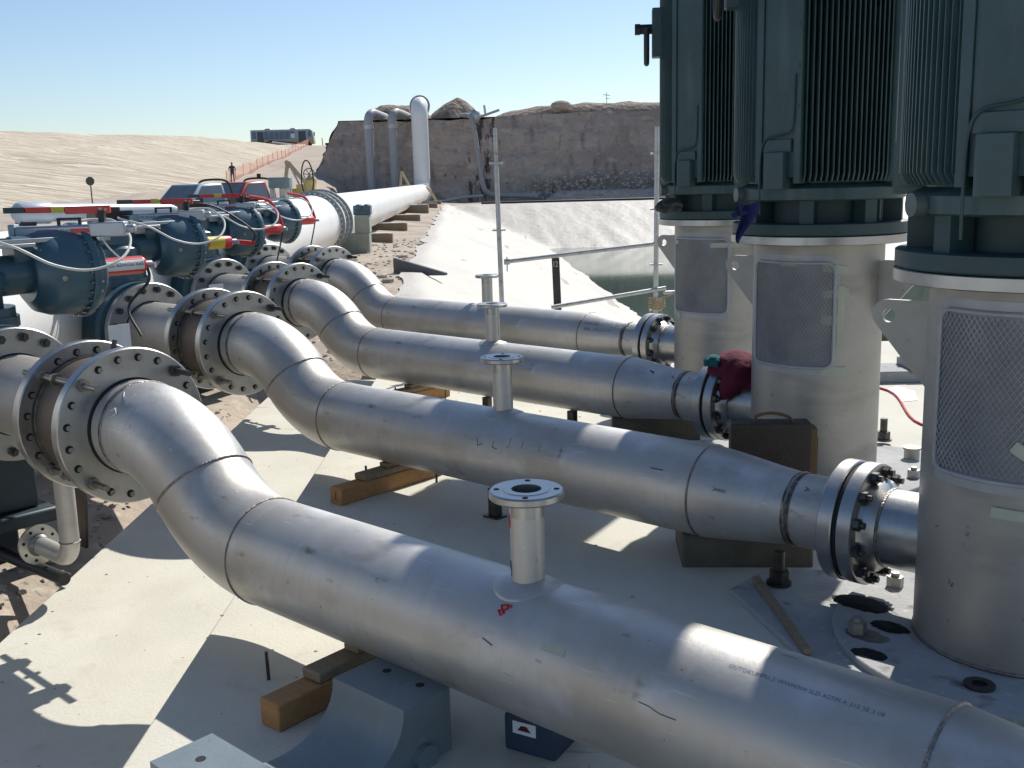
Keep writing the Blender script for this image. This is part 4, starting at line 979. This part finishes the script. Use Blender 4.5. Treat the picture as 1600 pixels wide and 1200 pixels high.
GREASE = mat('black grease', (.010, .009, .009), .9, 0, .3, 20, .3, 40)
for (px, py, rx, ry, lb) in ((1345, 943, .155, .085, 'largest black grease heap, left of the nearest barrel'), (1390, 980, .09, .06, 'black grease patch touching the foot of the nearest barrel'), (1358, 1022, .085, .05, 'round black grease patch closest to the foreground pipe')):
    x, y = locp(1, onz(px, py, 0)); disc('grease_patch', x, y, rx, ry, .010, GREASE, lb, 'grease', sd=px)
x, y = locp(1, onz(1355, 993, 0)); disc('oil_stain', x, y, .10, .06, .001, mat('oil stain', (.10, .085, .065), .5), 'brown oily stain beside the anchor nut on the pump base', 'stain', z=.001)
p = onz(1530, 1072, 0); m = MB(); m.lathe(V(0, 0, 0), V(0, 0, 1), [(0.001, .030), (.012, .030), (.012, .062), (.001, .062)], 32, 0, True); m.lathe(V(0, 0, 0), V(0, 0, 1), [(.001, .001), (.001, .03)], 20, 1)
o = m.build('steel_washer', [NUT, DARK], loc=p); tag(o, 'black ring washer lying on the base plate before the nearest barrel', 'washer')
p = onz(1217, 912, -.03); m = MB(); m.cyl((0, 0, 0), (0, 0, .015), .065, seg=16); m.cyl((0, 0, .01), (0, 0, .075), .052, seg=6); m.cyl((0, 0, .07), (0, 0, .18), .028, seg=16)
ab = tag(m.build('anchor_bolt', NUT, loc=p), 'black anchor bolt standing left of the nearest barrel, below the second pipe', 'anchor bolt', 'tall anchor bolts')
c = ab.copy(); COL.objects.link(c); c.location = onz(1380, 688, -.03); c['label'] = 'black anchor bolt in the gap between the middle and nearest barrels'
# formwork strip on the near plinth
a, b = onz(1181, 908, -.02), onz(1262, 1022, -.02); m = MB(); beam(m, a + V(0, 0, .012), b + V(0, 0, .012), .018); tag(m.build('timber_strip', WOOD2), 'thin timber strip lying along the edge of the near plinth', 'timber strip')

# ================================================================ SUPPORTS, TIMBERS, STAKES
for k in (1, 2):
    t = thing('support_stand', ['steel post support under the nearest pipe below its vent', 'steel post support under the second pipe, seen left of the nearest vent flange', 'steel post support under the third pipe, in the sunlit gap'][k], 'pipe support', L2W(k, -.05, -.05, ZS), RZ, 'steel post supports under the pipes')
    m = MB(); m.box(-.035, .035, -.03, .03, .012, .196); m.build('post', NUT, t, bevel=.004)
    m = MB(); m.box(-.06, .06, -.05, .05, 0, .012); m.build('foot_plate', NUT, t)
    if k: continue
c = copy_tree(t); c.location = L2W(2, .95, -.05, ZS); c['label'] = 'steel post support under the third pipe, the right one of its two'
for k in range(1, 4):
    m = MB(); m.box(-.36, .36, -.24, .24, -.1, .19); o = m.build('concrete_block', BLOCKM, bevel=.015, loc=L2W(k, 1.53, .34, ZS), rz=RZ + R_(38)); tag(o, ['', 'dark stained concrete block under the reducer of the second pipe', 'dark concrete block under the reducer of the third pipe', 'dark concrete block under the reducer of the farthest pipe'][k], 'concrete block', 'concrete blocks under the reducers')
tl = ['square timber bearer under the nearest pipe, cut end facing left', 'timber bearer marked 1 under the second pipe', 'timber bearer under the third pipe in the sunlit gap', 'timber bearer under the farthest pipe']
for k in range(4):
    xo = -.97 if k == 0 else -1.10; rz = RZ + (R_(2) if k == 0 else R_(0))
    m = MB(); m.box(-.062, .062, -.52, .45, 0, .118); o = m.build('timber_bearer', WOOD, bevel=.008, loc=L2W(k, xo, 0, ZS), rz=rz); tag(o, tl[k], 'timber', 'timber bearers under the pipes')
    m = MB(); m.box(-.060, .058, -.30, .40, .119, .165); m.box(-.045, .05, -.08, .42, .165, .198); m.build('packing_plank', WOOD2, o, bevel=.008)
    if k == 1:
        vs, fs = text_geo('1', .09); MB().add([V(-.02 + v.x, -.522, .03 + v.y) for v in vs], fs).build('painted_number', NUT, o, smooth=0)
    for j, (sx, sy, hh) in enumerate(((.17, .27, .16), (-.15, .1, .17), (-.14, -.12, .16), (.75, .62, .12))):
        if k == 0 and j != 3: continue
        q = L2W(k, xo + sx, sy, ZS); 
        if k == 0: q = onz(420, 1062, ZS); hh = .13
        m = MB(); m.cyl((0, 0, 0), (rnd.uniform(-.01, .01), .005, hh), .0085, seg=8); o2 = m.build('rebar_stake', NUT, loc=q)
        tag(o2, 'thin rebar stake beside the timber under the nearest pipe' if k == 0 else ['', 'second', 'third', 'farthest'][k] + ' pipe: rebar stake ' + ['right of its timber bearer', 'left of its timber bearer, far one', 'left of its timber bearer, near one', 'standing alone right of its timber bearer'][j], 'stake', 'rebar stakes')
# blue-grey cast saddle in the foreground
t = thing('pipe_saddle', 'blue-grey painted cast saddle with a curved cradle, lying in the foreground', 'pipe saddle', Q0, RZ)
zt = .20; yA, yB, yC, yD = -1.18, -.94, -.40, -.165; x0, x1 = -.68, -.27
pol = [(yA, zt), (yB, zt)]
yc = (yB + yC) / 2; Rr = (yC - yB) / 2
for i in range(0, 17): a = math.pi * i / 16; pol.append((yc - Rr * math.cos(a), zt - .215 * math.sin(a) ** .9))
pol += [(yC, zt), (yD, zt), (yD, ZS), (yA, ZS)]
m = MB(); n = len(pol); vs = [V(x0, a, b) for a, b in pol] + [V(x1, a, b) for a, b in pol]
m.add(vs, [(i, (i + 1) % n, (i + 1) % n + n, i + n) for i in range(n)])
# sides as quads strips between arc and base
for off, sg in ((0, 1), (n, -1)):
    idx = list(range(n)); base = [V(x0 if off == 0 else x1, a, ZS) for a, b in pol[:-2]]; o_ = len(m.v)
    m.add([vs[off + i] for i in range(n - 2)] + base, [(i, i + 1, n - 2 + i + 1, n - 2 + i) for i in range(n - 3)])
sb = m.build('casting', BLUEG, t, smooth=50, bevel=.012)
for yy in (yA + .12, yD - .06):
    for xx in (x0 + .12, x1 - .10): m = MB(); m.cyl((xx, yy, zt - .002), (xx, yy, zt + .0012), .018, seg=18); m.build('bolt_hole', DARK, sb)
m = MB(); m.cyl((x1 - .02, yD - .15, -.02), (x1 + .03, yD - .15, -.02), .05, seg=20); m.build('boss', BLUEG, t)
# second painted part below the pipe with small sticker
p = onz(832, 1150, .02)
t = thing('painted_box', 'dark blue box with a small white sticker, under the nearest pipe', 'box', (p.x, p.y + .06, ZS), RZ + R_(12))
m = MB(); m.box(-.09, .13, -.06, .20, 0, .15); m.prism([(-.085, .15), (.125, .15), (.11, .17), (-.07, .17)], .2, lambda a, b, c: V(a, -.03 + c, b)); m.build('case', mat('dark blue paint', (.028, .045, .085), .5, 0, .2, 5), t, bevel=.02)
m = MB(); m.box(-.05, .05, -.0625, -.0605, .08, .13); s_l = m.build('sticker', LABELW, t); m = MB(); m.add([V(-.03, -.0635, .095), V(.03, -.0635, .095), V(.012, -.0635, .117), V(-.012, -.0635, .117)], [(0, 1, 2, 3)]); m.build('sticker_mark', MAROON, s_l, smooth=0)

# drain pipe with flange at the left
t = thing('drain_bend', 'small steel drain pipe bent to a flange with eight holes, left of the slab', 'pipe', (0, 0, 0))
P0 = L2W(0, -3.72, 0, 0); px_, py_ = P0.x, P0.y
m = MB(); xv = at(104, 800, py_).x; fpos = at(60, 846, py_ + .30)
zc_ = fpos.z - .02; pts = [V(xv, py_, .72), V(xv, py_, zc_ + .12)]
dirf = (V(fpos.x, fpos.y, fpos.z) - V(xv, py_, fpos.z)).normalized()
for i in range(1, 8): a = math.pi / 2 * i / 7; pts.append(V(xv, py_, zc_ + .12) + dirf * .12 * (1 - math.cos(a)) - V(0, 0, .12 * math.sin(a)))
pts.append(V(fpos.x, fpos.y, zc_)); pts2 = [Vector(p) for p in pts]
m.sweep(pts2, .058, 28); db = m.build('pipe_body', STEEL, t, smooth=50)
ring(V(xv, py_, zc_ + .12), V(0, 0, 1), .058, .004, 32).build('weld_seam', WELD, db)
fn = V(-.55, -.75, 0).normalized() if False else dirf
m = MB(); m.lathe(V(fpos.x, fpos.y, zc_) + fn * .01, -fn, [(0, .05), (0, .13), (.02, .13), (.02, .05)], 48, 0, True); m.lathe(V(fpos.x, fpos.y, zc_), -fn, [(.01, .075), (.05, .06)], 32)
fl = m.build('flange', FLANGE, t)
m = MB(); _, u, v = basis(fn)
for i in range(8): an = 2 * math.pi * i / 8 + .3; q = V(fpos.x, fpos.y, zc_) + (u * math.cos(an) + v * math.sin(an)) * .102; m.cyl(q - fn * .0085, q - fn * .012, .0105, seg=14)
m.build('bolt_hole', DARK, fl)
m = MB(); m.cyl(onz(-60, 838, -.33), onz(101, 905, -.33), .042, seg=20); o = m.build('black_hose', BLACK); tag(o, 'black plastic pipe lying in the dirt at the lower left, ending at the slab', 'pipe')
# skid beam under the valves, shade there painted in as a darker teal
m = MB(); m.box(-5.2, -4.5, -.28, .28, .14, .24); m.box(-5.1, -4.6, -.2, .2, .24, .66); m.box(-5.15, -5.0, -.2, .2, -.3, .14)
o = m.build('valve_cradle', mat('cradle shaded teal', (.018, .035, .048), .5, 0, .2, 4), bevel=.02, loc=Q0 + V(0, 0, -.25), rz=RZ); tag(o, 'steel cradle darkened for shade under the valve at the left edge', 'cradle', 'cradles under the valves')
for k in range(1, 4): c = o.copy(); COL.objects.link(c); c.location = Q(k) + V(0, 0, -.25); c['label'] = 'steel cradle darkened for shade under the valve of the ' + ['', 'second', 'third', 'farthest'][k] + ' pipe'

# ================================================================ SMALL THINGS
# brown bag
t = thing('satchel', 'dark brown leather satchel standing against the middle barrel', 'bag', (at(1208, 700, 6.42).x, 6.42, 0.0), R_(-4))
ztb = at(1208, 660, 6.42).z
m = MB(); m.box(-.27, .22, -.06, .08, 0, ztb); bb = m.build('bag_body', LEATH, t, bevel=.03)
m = MB(); m.box(-.272, .222, -.068, -.058, ztb * .35, ztb + .004); m.box(-.27, .22, -.064, .08, ztb - .006, ztb + .006); m.build('flap', LEATH, t, bevel=.008)
m = MB(); m.box(.222, .262, -.05, .07, .02, ztb - .03); m.box(.262, .27, -.04, .06, .0, ztb - .09); m.build('side_pocket', LEATH2, t, bevel=.012)
m = MB(); m.sweep(chain([V(-.12, 0, ztb), V(-.10, 0, ztb + .045), V(.0, 0, ztb + .06), V(.09, 0, ztb + .035), V(.12, 0, ztb)]), .010, 8); m.build('handle', LEATH2, t)
m = MB(); m.box(-.02, .05, -.071, -.0685, ztb * .42, ztb * .42 + .03); m.build('clasp', ROD, t)
# maroon cloth with a teal corner over the nozzle of the middle pump
def cloth(name, c, sx, sy, sz, mt, label, seed, parent=None, N=34, K=20, droop=.5):
    vs = []
    for j in range(K + 1):
        th = math.pi * .62 * j / K
        for i in range(N):
            a = 2 * math.pi * i / N; w = 1 + .16 * noise.noise(V(math.cos(a) * 1.6 + seed, math.sin(a) * 1.6, th * 1.5)) + .09 * math.sin(a * 5 + seed + th * 2) * math.sin(th) + .26 * (1 - 2 * abs(noise.noise(V(math.cos(a) * 3 + seed, math.sin(a) * 3, th * 2.4)))) * math.sin(th)
            z = math.cos(th) * sz - droop * sz * max(0, th - 1.3) * (1 + .4 * math.sin(a * 3 + seed)); vs.append(V(sx * w * math.sin(th) * math.cos(a), sy * w * math.sin(th) * math.sin(a), z))
    m = MB(); m.add(vs, [(j * N + i, (j + 1) * N + i, (j + 1) * N + (i + 1) % N, j * N + (i + 1) % N) for j in range(K) for i in range(N)])
    o = m.build(name, mt, parent, smooth=80, loc=c)
    if label: tag(o, label, 'cloth')
    return o
cp = L2W(2, 2.47, -.02, ZC + .22)
t = thing('crumpled_jacket', 'crumpled maroon jacket with a teal corner draped over the third pipe end', 'jacket', cp)
cloth('jacket_body', V(.03, -.04, .02), .17, .18, .17, MAROON, None, 2.3, t, droop=.75); cloth('teal_corner', V(-.15, -.06, .11), .06, .06, .05, TEALC, None, 5, t)
cloth('rag', at(1046, 322, 9.75), .10, .08, .075, BLACK, 'black rag tied at the foot of the farthest motor, left side', 1.7)
t = thing('blue_rag', 'torn dark blue rag caught under the middle motor, left side', 'cloth', at(1166, 338, 6.88))
m = MB(); P5 = []
for j in range(9):
    f = j / 8; cx_ = -.035 * f + .02 * math.sin(f * 5); w_ = .07 * (1 - f) ** .8 + .008
    for i in range(7):
        g_ = i / 6 * 2 - 1; P5.append(V(cx_ + w_ * g_ * (1 + .3 * noise.noise(V(i, j, 1))), -.02 + .03 * math.cos(g_ * 4 + f * 3), .07 - .24 * f + .03 * abs(g_) * (1 - f)))
m.add(P5, [(j * 7 + i, j * 7 + i + 1, j * 7 + i + 8, j * 7 + i + 7) for j in range(8) for i in range(6)]); m.build('rag_cloth', BLUEC, t, smooth=60)
m = MB(); m.sweep(chain([V(.02, .0, .03), V(-.06, -.02, .02), V(-.10, -.02, .0)]), [.02] * 16 + [.004], 6); m.build('rag_corner', BLUEC, t, smooth=60)
# clutter in the gap between the two nearer barrels
p = V(4.28, 11.2, ZS); m = MB(); m.box(-.045, .045, -.03, .03, 0, .52); m.box(-.05, .05, -.035, .035, .52, .54); o = m.build('yellow_post', YEL, loc=p, bevel=.005); tag(o, 'short yellow post seen in the gap left of the nearest barrel', 'post')
p = onz(1412, 616, ZS); m = MB(); m.add([V(-.14, -.35, .004), V(.02, -.3, .004), V(.15, .1, .004), V(.08, .4, .004), V(-.07, .25, .004)], [(0, 1, 2, 3, 4)]); o = m.build('paper_sheet', LABELW, loc=p); tag(o, 'pale sheet lying on the slab in the gap left of the nearest barrel', 'sheet')
a, b = onz(1388, 612, ZS), onz(1440, 665, ZS); m = MB(); m.sweep(chain([a + V(-.5, .6, .01), a + V(0, 0, .01), b + V(0, 0, .01), b + V(.6, -.4, .01)]), .012, 6); o = m.build('red_hose', RED); tag(o, 'thin red hose on the slab in the gap left of the nearest barrel', 'hose')
m = MB(); m.box(-.6, .6, -.25, .25, 0, .12); m.box(-.2, .6, -.2, .2, .12, .2); o = m.build('dark_crate', CONC2, loc=onz(1440, 590, ZS), bevel=.01); tag(o, 'dark low pallet on the slab behind the nearest barrel', 'pallet')
m = MB(); m.cyl((0, 0, 0), (0, 0, .10), .055, seg=18); m.cyl((0, 0, .10), (0, 0, .115), .065, seg=18); o = m.build('pipe_stub', BARREL, loc=onz(1424, 722, -.03)); tag(o, 'ribbed pale steel cap on the sunlit plinth left of the nearest barrel', 'cap')

# ================================================================ FAR THINGS
def pickup(loc, rz, paint, label, roll):
    t = thing('pickup_truck', label, 'pickup truck', loc, rz, 'pickup trucks on the site road')
    # x forward, body 5 m
    def side(poly, w, mt, name, parent=t, bev=.04, inset=0):
        m = MB(); m.prism(poly, w, lambda a, b, c: V(a, c - w / 2, b)); return m.build(name, mt, parent, smooth=40, bevel=bev)
    body = side([(-2.5, .55), (-2.5, 1.05), (-.65, 1.08), (.85, 1.10), (2.25, .98), (2.45, .80), (2.5, .45), (1.9, .42), (-2.2, .45)], 1.70, paint, 'body')
    m = MB()
    cab = [(-.62, .78, 1.08), (.95, .78, 1.10), (.35, .64, 1.70), (-.50, .64, 1.72)]
    m.add([V(x, s * y, z) for s in (-1, 1) for x, y, z in cab], [(0, 1, 2, 3), (7, 6, 5, 4), (0, 4, 5, 1), (1, 5, 6, 2), (2, 6, 7, 3), (3, 7, 4, 0)]); cb = m.build('cab', paint, t, bevel=.05)
    m = MB()
    def quad(a, b, c, d, off): 
        nrm = (b - a).cross(d - a).normalized() * off; m.add([p + nrm for p in (a, b, c, d)], [(0, 1, 2, 3)])
    A = [V(x, -y, z) for x, y, z in cab]; B = [V(x, y, z) for x, y, z in cab]
    quad(A[1].lerp(A[2], .12).lerp(B[1].lerp(B[2], .12), .08), B[1].lerp(B[2], .12).lerp(A[1].lerp(A[2], .12), .08), B[2].lerp(A[2], .08).lerp(B[1], .08), A[2].lerp(B[2], .08).lerp(A[1], .08), .012)
    for C_, sg in ((A, 1), (B, -1)):
        a, b, c, d = C_[0].lerp(C_[1], .1), C_[0].lerp(C_[1], .9), C_[3].lerp(C_[2], .9), C_[3].lerp(C_[2], .1)
        a2, b2, c2, d2 = a.lerp(d, .12), b.lerp(c, .12), b.lerp(c, .88), a.lerp(d, .88)
        if sg > 0: quad(a2, b2, c2, d2, .012)
        else: quad(b2, a2, d2, c2, .012)
    quad(B[0].lerp(B[3], .2).lerp(A[0], .1), A[0].lerp(A[3], .2).lerp(B[0], .1), A[3].lerp(A[0], .1).lerp(B[3], .1), B[3].lerp(B[0], .1).lerp(A[3], .1), .012)
    m.build('window', GLASS, cb, smooth=0)
    for s in (-1, 1): m = MB(); m.box(.70, .80, s * .98 - .10, s * .98 + .10, 1.12, 1.30); m.build('mirror', BLACK, cb)
    m = MB(); m.box(2.46, 2.53, -.75, .75, .48, .62); m.box(2.44, 2.50, -.45, .45, .68, .86); m.build('bumper', GALV, t, bevel=.01)
    for s in (-1, 1): m = MB(); m.box(2.42, 2.48, s * .62 - .13, s * .62 + .13, .68, .86); m.build('headlight', LABELW, t, bevel=.01)
    for x in (-1.6, 1.6):
        for s in (-1, 1):
            m = MB(); m.lathe(V(x, s * .72, .36), V(0, s, 0), [(0, .001), (0, .34), (.03, .36), (.17, .36), (.2, .33), (.2, .001)], 24); w_ = m.build('wheel', RUBR, t); m = MB(); m.cyl((x, s * .9, .36), (x, s * .925, .36), .19, seg=16); m.build('rim', GALV, w_)
    if roll:
        m = MB(); m.sweep(chain([V(-.85, -.72, 1.05), V(-.78, -.70, 1.55), V(-.74, -.55, 1.78), V(-.74, 0, 1.83), V(-.74, .55, 1.78), V(-.78, .70, 1.55), V(-.85, .72, 1.05)]), .035, 8)
        if roll > 1: m.cyl((-.74, .1, 1.80), (-.74, .1, 1.98), .07, seg=10)
        m.build('roll_bar', BLACK, t)
    return t
def gz(x, y): return ground_f(x, y)
tx = at(300, 300, 32.5); pickup((tx.x + .1, 32.5, at(300, 286, 32.5).z - 1.74), R_(-122), SILV, 'silver-blue pickup truck with black roll bar, left of the red one', 1)
tx = at(378, 300, 36.5); pickup((tx.x, 36.5, at(378, 283, 36.5).z - 1.74), R_(-122), TRED, 'red pickup truck with roll bar and beacon, right of the silver one', 2)
# bus on the rim
t = thing('bus', 'old grey and ochre bus parked on the crest above the ramp', 'bus', (at(443, 225, 196).x, 196, 8.65), R_(4))
m = MB(); m.prism([(-5.6, .45), (-5.6, 2.9), (-5.5, 3.05), (5.0, 3.05), (5.3, 2.8), (5.6, 1.5), (5.6, .45)], 2.5, lambda a, b, c: V(a, c - 1.25, b)); m.build('body', BUSP, t, bevel=.08)
m = MB(); m.box(-5.62, 5.63, -1.27, 1.27, .5, 1.15); m.build('lower_panel', BUSY, t)
m = MB(); m.prism([(-2.2, .9), (-2.6, 1.25), (2.2, .75), (3.0, .55)], .01, lambda a, b, c: V(a, -1.285 + c, b)); m.build('stripe', MAROON, t, smooth=0)
m = MB(); m.box(-3.2, 2.2, -1.262, 1.262, 1.35, 2.75); m.box(-5.3, -4.6, -1.262, 1.262, 1.5, 2.75); m.box(4.6, 5.2, -1.262, 1.262, 1.7, 2.7); m.build('window_band', mat('bus glass', (.06, .11, .2), .12), t)
m = MB()
for x in (-2.3, -1.4, -.5, .4, 1.3): m.box(x - .03, x + .03, -1.272, -1.262, 1.35, 2.75)
m.build('window_frame', BUSP, t)
m = MB(); m.box(1.55, 2.2, -1.275, -1.27, 1.5, 2.3); m.build('window_curtain', LABELW, t)
for x0, x1 in ((-4.4, -3.3), (2.9, 4.2)): m = MB(); m.box(x0, x1, -1.29, -1.26, .55, 2.7); m.build('door', mat('bus door', (.035, .05, .08), .3), t)
for x in (-2.6, 1.9): m = MB(); m.sphere((x, 0, 3.05), .6, 14, 8, 0, (1.2, .8, .5)); m.build('roof_vent', HEADG, t)
for x in (-3.6, 3.6):
    for s in (-1, 1): m = MB(); m.cyl((x + .9, s * 1.0, .48), (x + .9, s * 1.3, .48), .48, seg=20); m.build('wheel', RUBR, t)
m = MB(); m.box(5.65, 5.85, -1.55, -1.3, 1.9, 2.5); m.box(5.6, 5.9, -1.35, -1.3, 1.8, 1.86); m.build('mirror', BLACK, t)
a, b = at(426, 222, 190), at(460, 226, 188); m = MB(); beam(m, a, b, .12); tag(m.build('white_plank', LABELW), 'white plank lying on the bank just below the bus', 'plank')
# small far trailer and post at the top of the ramp
p = at(514, 227, 205); m = MB(); m.box(p.x - .7, p.x + .7, p.y, p.y + 1, p.z - .4, p.z + .45); m.box(p.x - .65, p.x - .45, p.y, p.y + .2, p.z - 1.3, p.z - .4); m.box(p.x + .4, p.x + .6, p.y, p.y + .2, p.z - 1.3, p.z - .4); m.cyl(p + V(-1.1, 0, -1.3), p + V(-1.25, 0, 1.4), .08, seg=6)
tag(m.build('road_barrier', BLACK, smooth=0), 'small dark barrier board at the top of the ramp beside the pit wall', 'barrier')
# orange net fence along the ramp
t = thing('net_fence', 'orange plastic net fence following the left edge of the ramp', 'fence', (0, 0, 0)); m = MB(); NF = 90; vs = []
fa, fb = V(-24.2, 93, 0), V(-35.4, 194, 0)
for i in range(NF + 1):
    p = fa.lerp(fb, i / NF); z = max(terr(p.x, p.y), terr(p.x + 1, p.y)); 
    sg = noise.noise(V(i * .35, 0, 0)) * .18; vs += [V(p.x, p.y, z - .1), V(p.x + sg, p.y, z + 1.05 + noise.noise(V(i * .6, 3, 0)) * .22)]
m.add(vs, [(2 * i, 2 * i + 2, 2 * i + 3, 2 * i + 1) for i in range(NF)]); 
nt = ORM.node_tree; bs = nt.nodes['Principled BSDF']; bk = nt.nodes.new('ShaderNodeTexBrick'); tcn = nt.nodes.new('ShaderNodeTexCoord'); 
bs.inputs['Alpha'].default_value = .5
m.build('net', ORM, t, smooth=0)
for i in range(0, NF + 1, 5):
    m = MB(); p = Vector(vs[2 * i]); m.cyl((0, 0, 0), (0, 0, 1.2), .025, seg=6); m.build('post', WOOD2, t, loc=p)
# round sign on a post at the foot of the bank
p = at(141, 283, 58); t = thing('round_sign', 'round dark sign on a thin post at the foot of the bank', 'sign', (p.x, 58, 0))
m = MB(); m.cyl((0, 0, -.3), (0, 0, p.z - .1), .035, seg=8); m.build('post', NUT, t); m = MB(); m.cyl((0, -.04, p.z), (0, -.02, p.z), .235, seg=28); m.build('disc', mat('sign olive', (.09, .085, .06), .5), t)
# person walking on the ramp
py = 95.0; px3 = at(363, 270, py).x
t = thing('person', 'person in dark clothes standing at the foot of the ramp, hands at the waist', 'person', (px3, py, ramp_z(py) + .02), R_(20))
def skin_body(name, nodes, edges, mt, parent):
    me = bpy.data.meshes.new(name); me.from_pydata([n[0] for n in nodes], edges, []); me.materials.append(mt); o = bpy.data.objects.new(name, me); COL.objects.link(o); o.parent = parent
    o.modifiers.new('skin', 'SKIN'); sk = me.skin_vertices[0].data if me.skin_vertices else None
    if sk is None:
        import bmesh
        bm = bmesh.new(); bm.from_mesh(me); bm.verts.layers.skin.verify(); bm.to_mesh(me); bm.free(); sk = me.skin_vertices[0].data
    for i, n in enumerate(nodes): sk[i].radius = (n[1], n[1] * (n[2] if len(n) > 2 else 1)); sk[i].use_root = (i == 0)
    s = o.modifiers.new('sub', 'SUBSURF'); s.levels = 1; s.render_levels = 2; return o
N_ = [((0, 0, .95), .14), ((0, 0, 1.15), .14), ((0, 0, 1.38), .16), ((0, 0, 1.50), .07), ((0, 0, 1.56), .06), ((0, -.01, 1.66), .095), ((0, 0, 1.74), .07),
      ((.09, 0, .85), .09), ((.11, -.01, .48), .062), ((.11, .02, .09), .045), ((.12, -.14, .04), .035),
      ((-.09, 0, .85), .09), ((-.12, .0, .48), .062), ((-.13, .03, .09), .045), ((-.14, -.13, .04), .035),
      ((.19, 0, 1.41), .06), ((.30, .03, 1.16), .045), ((.18, -.10, 1.04), .036), ((-.19, 0, 1.41), .06), ((-.30, .03, 1.16), .045), ((-.18, -.10, 1.04), .036)]
E_ = [(0, 1), (1, 2), (2, 3), (3, 4), (4, 5), (5, 6), (0, 7), (7, 8), (8, 9), (9, 10), (0, 11), (11, 12), (12, 13), (13, 14), (2, 15), (15, 16), (16, 17), (2, 18), (18, 19), (19, 20)]
skin_body('body', N_, E_, CLOTH, t)
m = MB(); m.sphere((0, -.02, 1.66), .098, 16, 12, 0, (.85, 1, 1.2)); m.sphere((0, -.125, 1.65), .02, 8, 6, 0, (1, 1, 1.4)); m.build('head', SKIN, t)
m = MB(); m.sphere((0, .01, 1.70), .104, 14, 10, 0, (.9, 1.0, .95)); m.build('hair', BLACK, t)
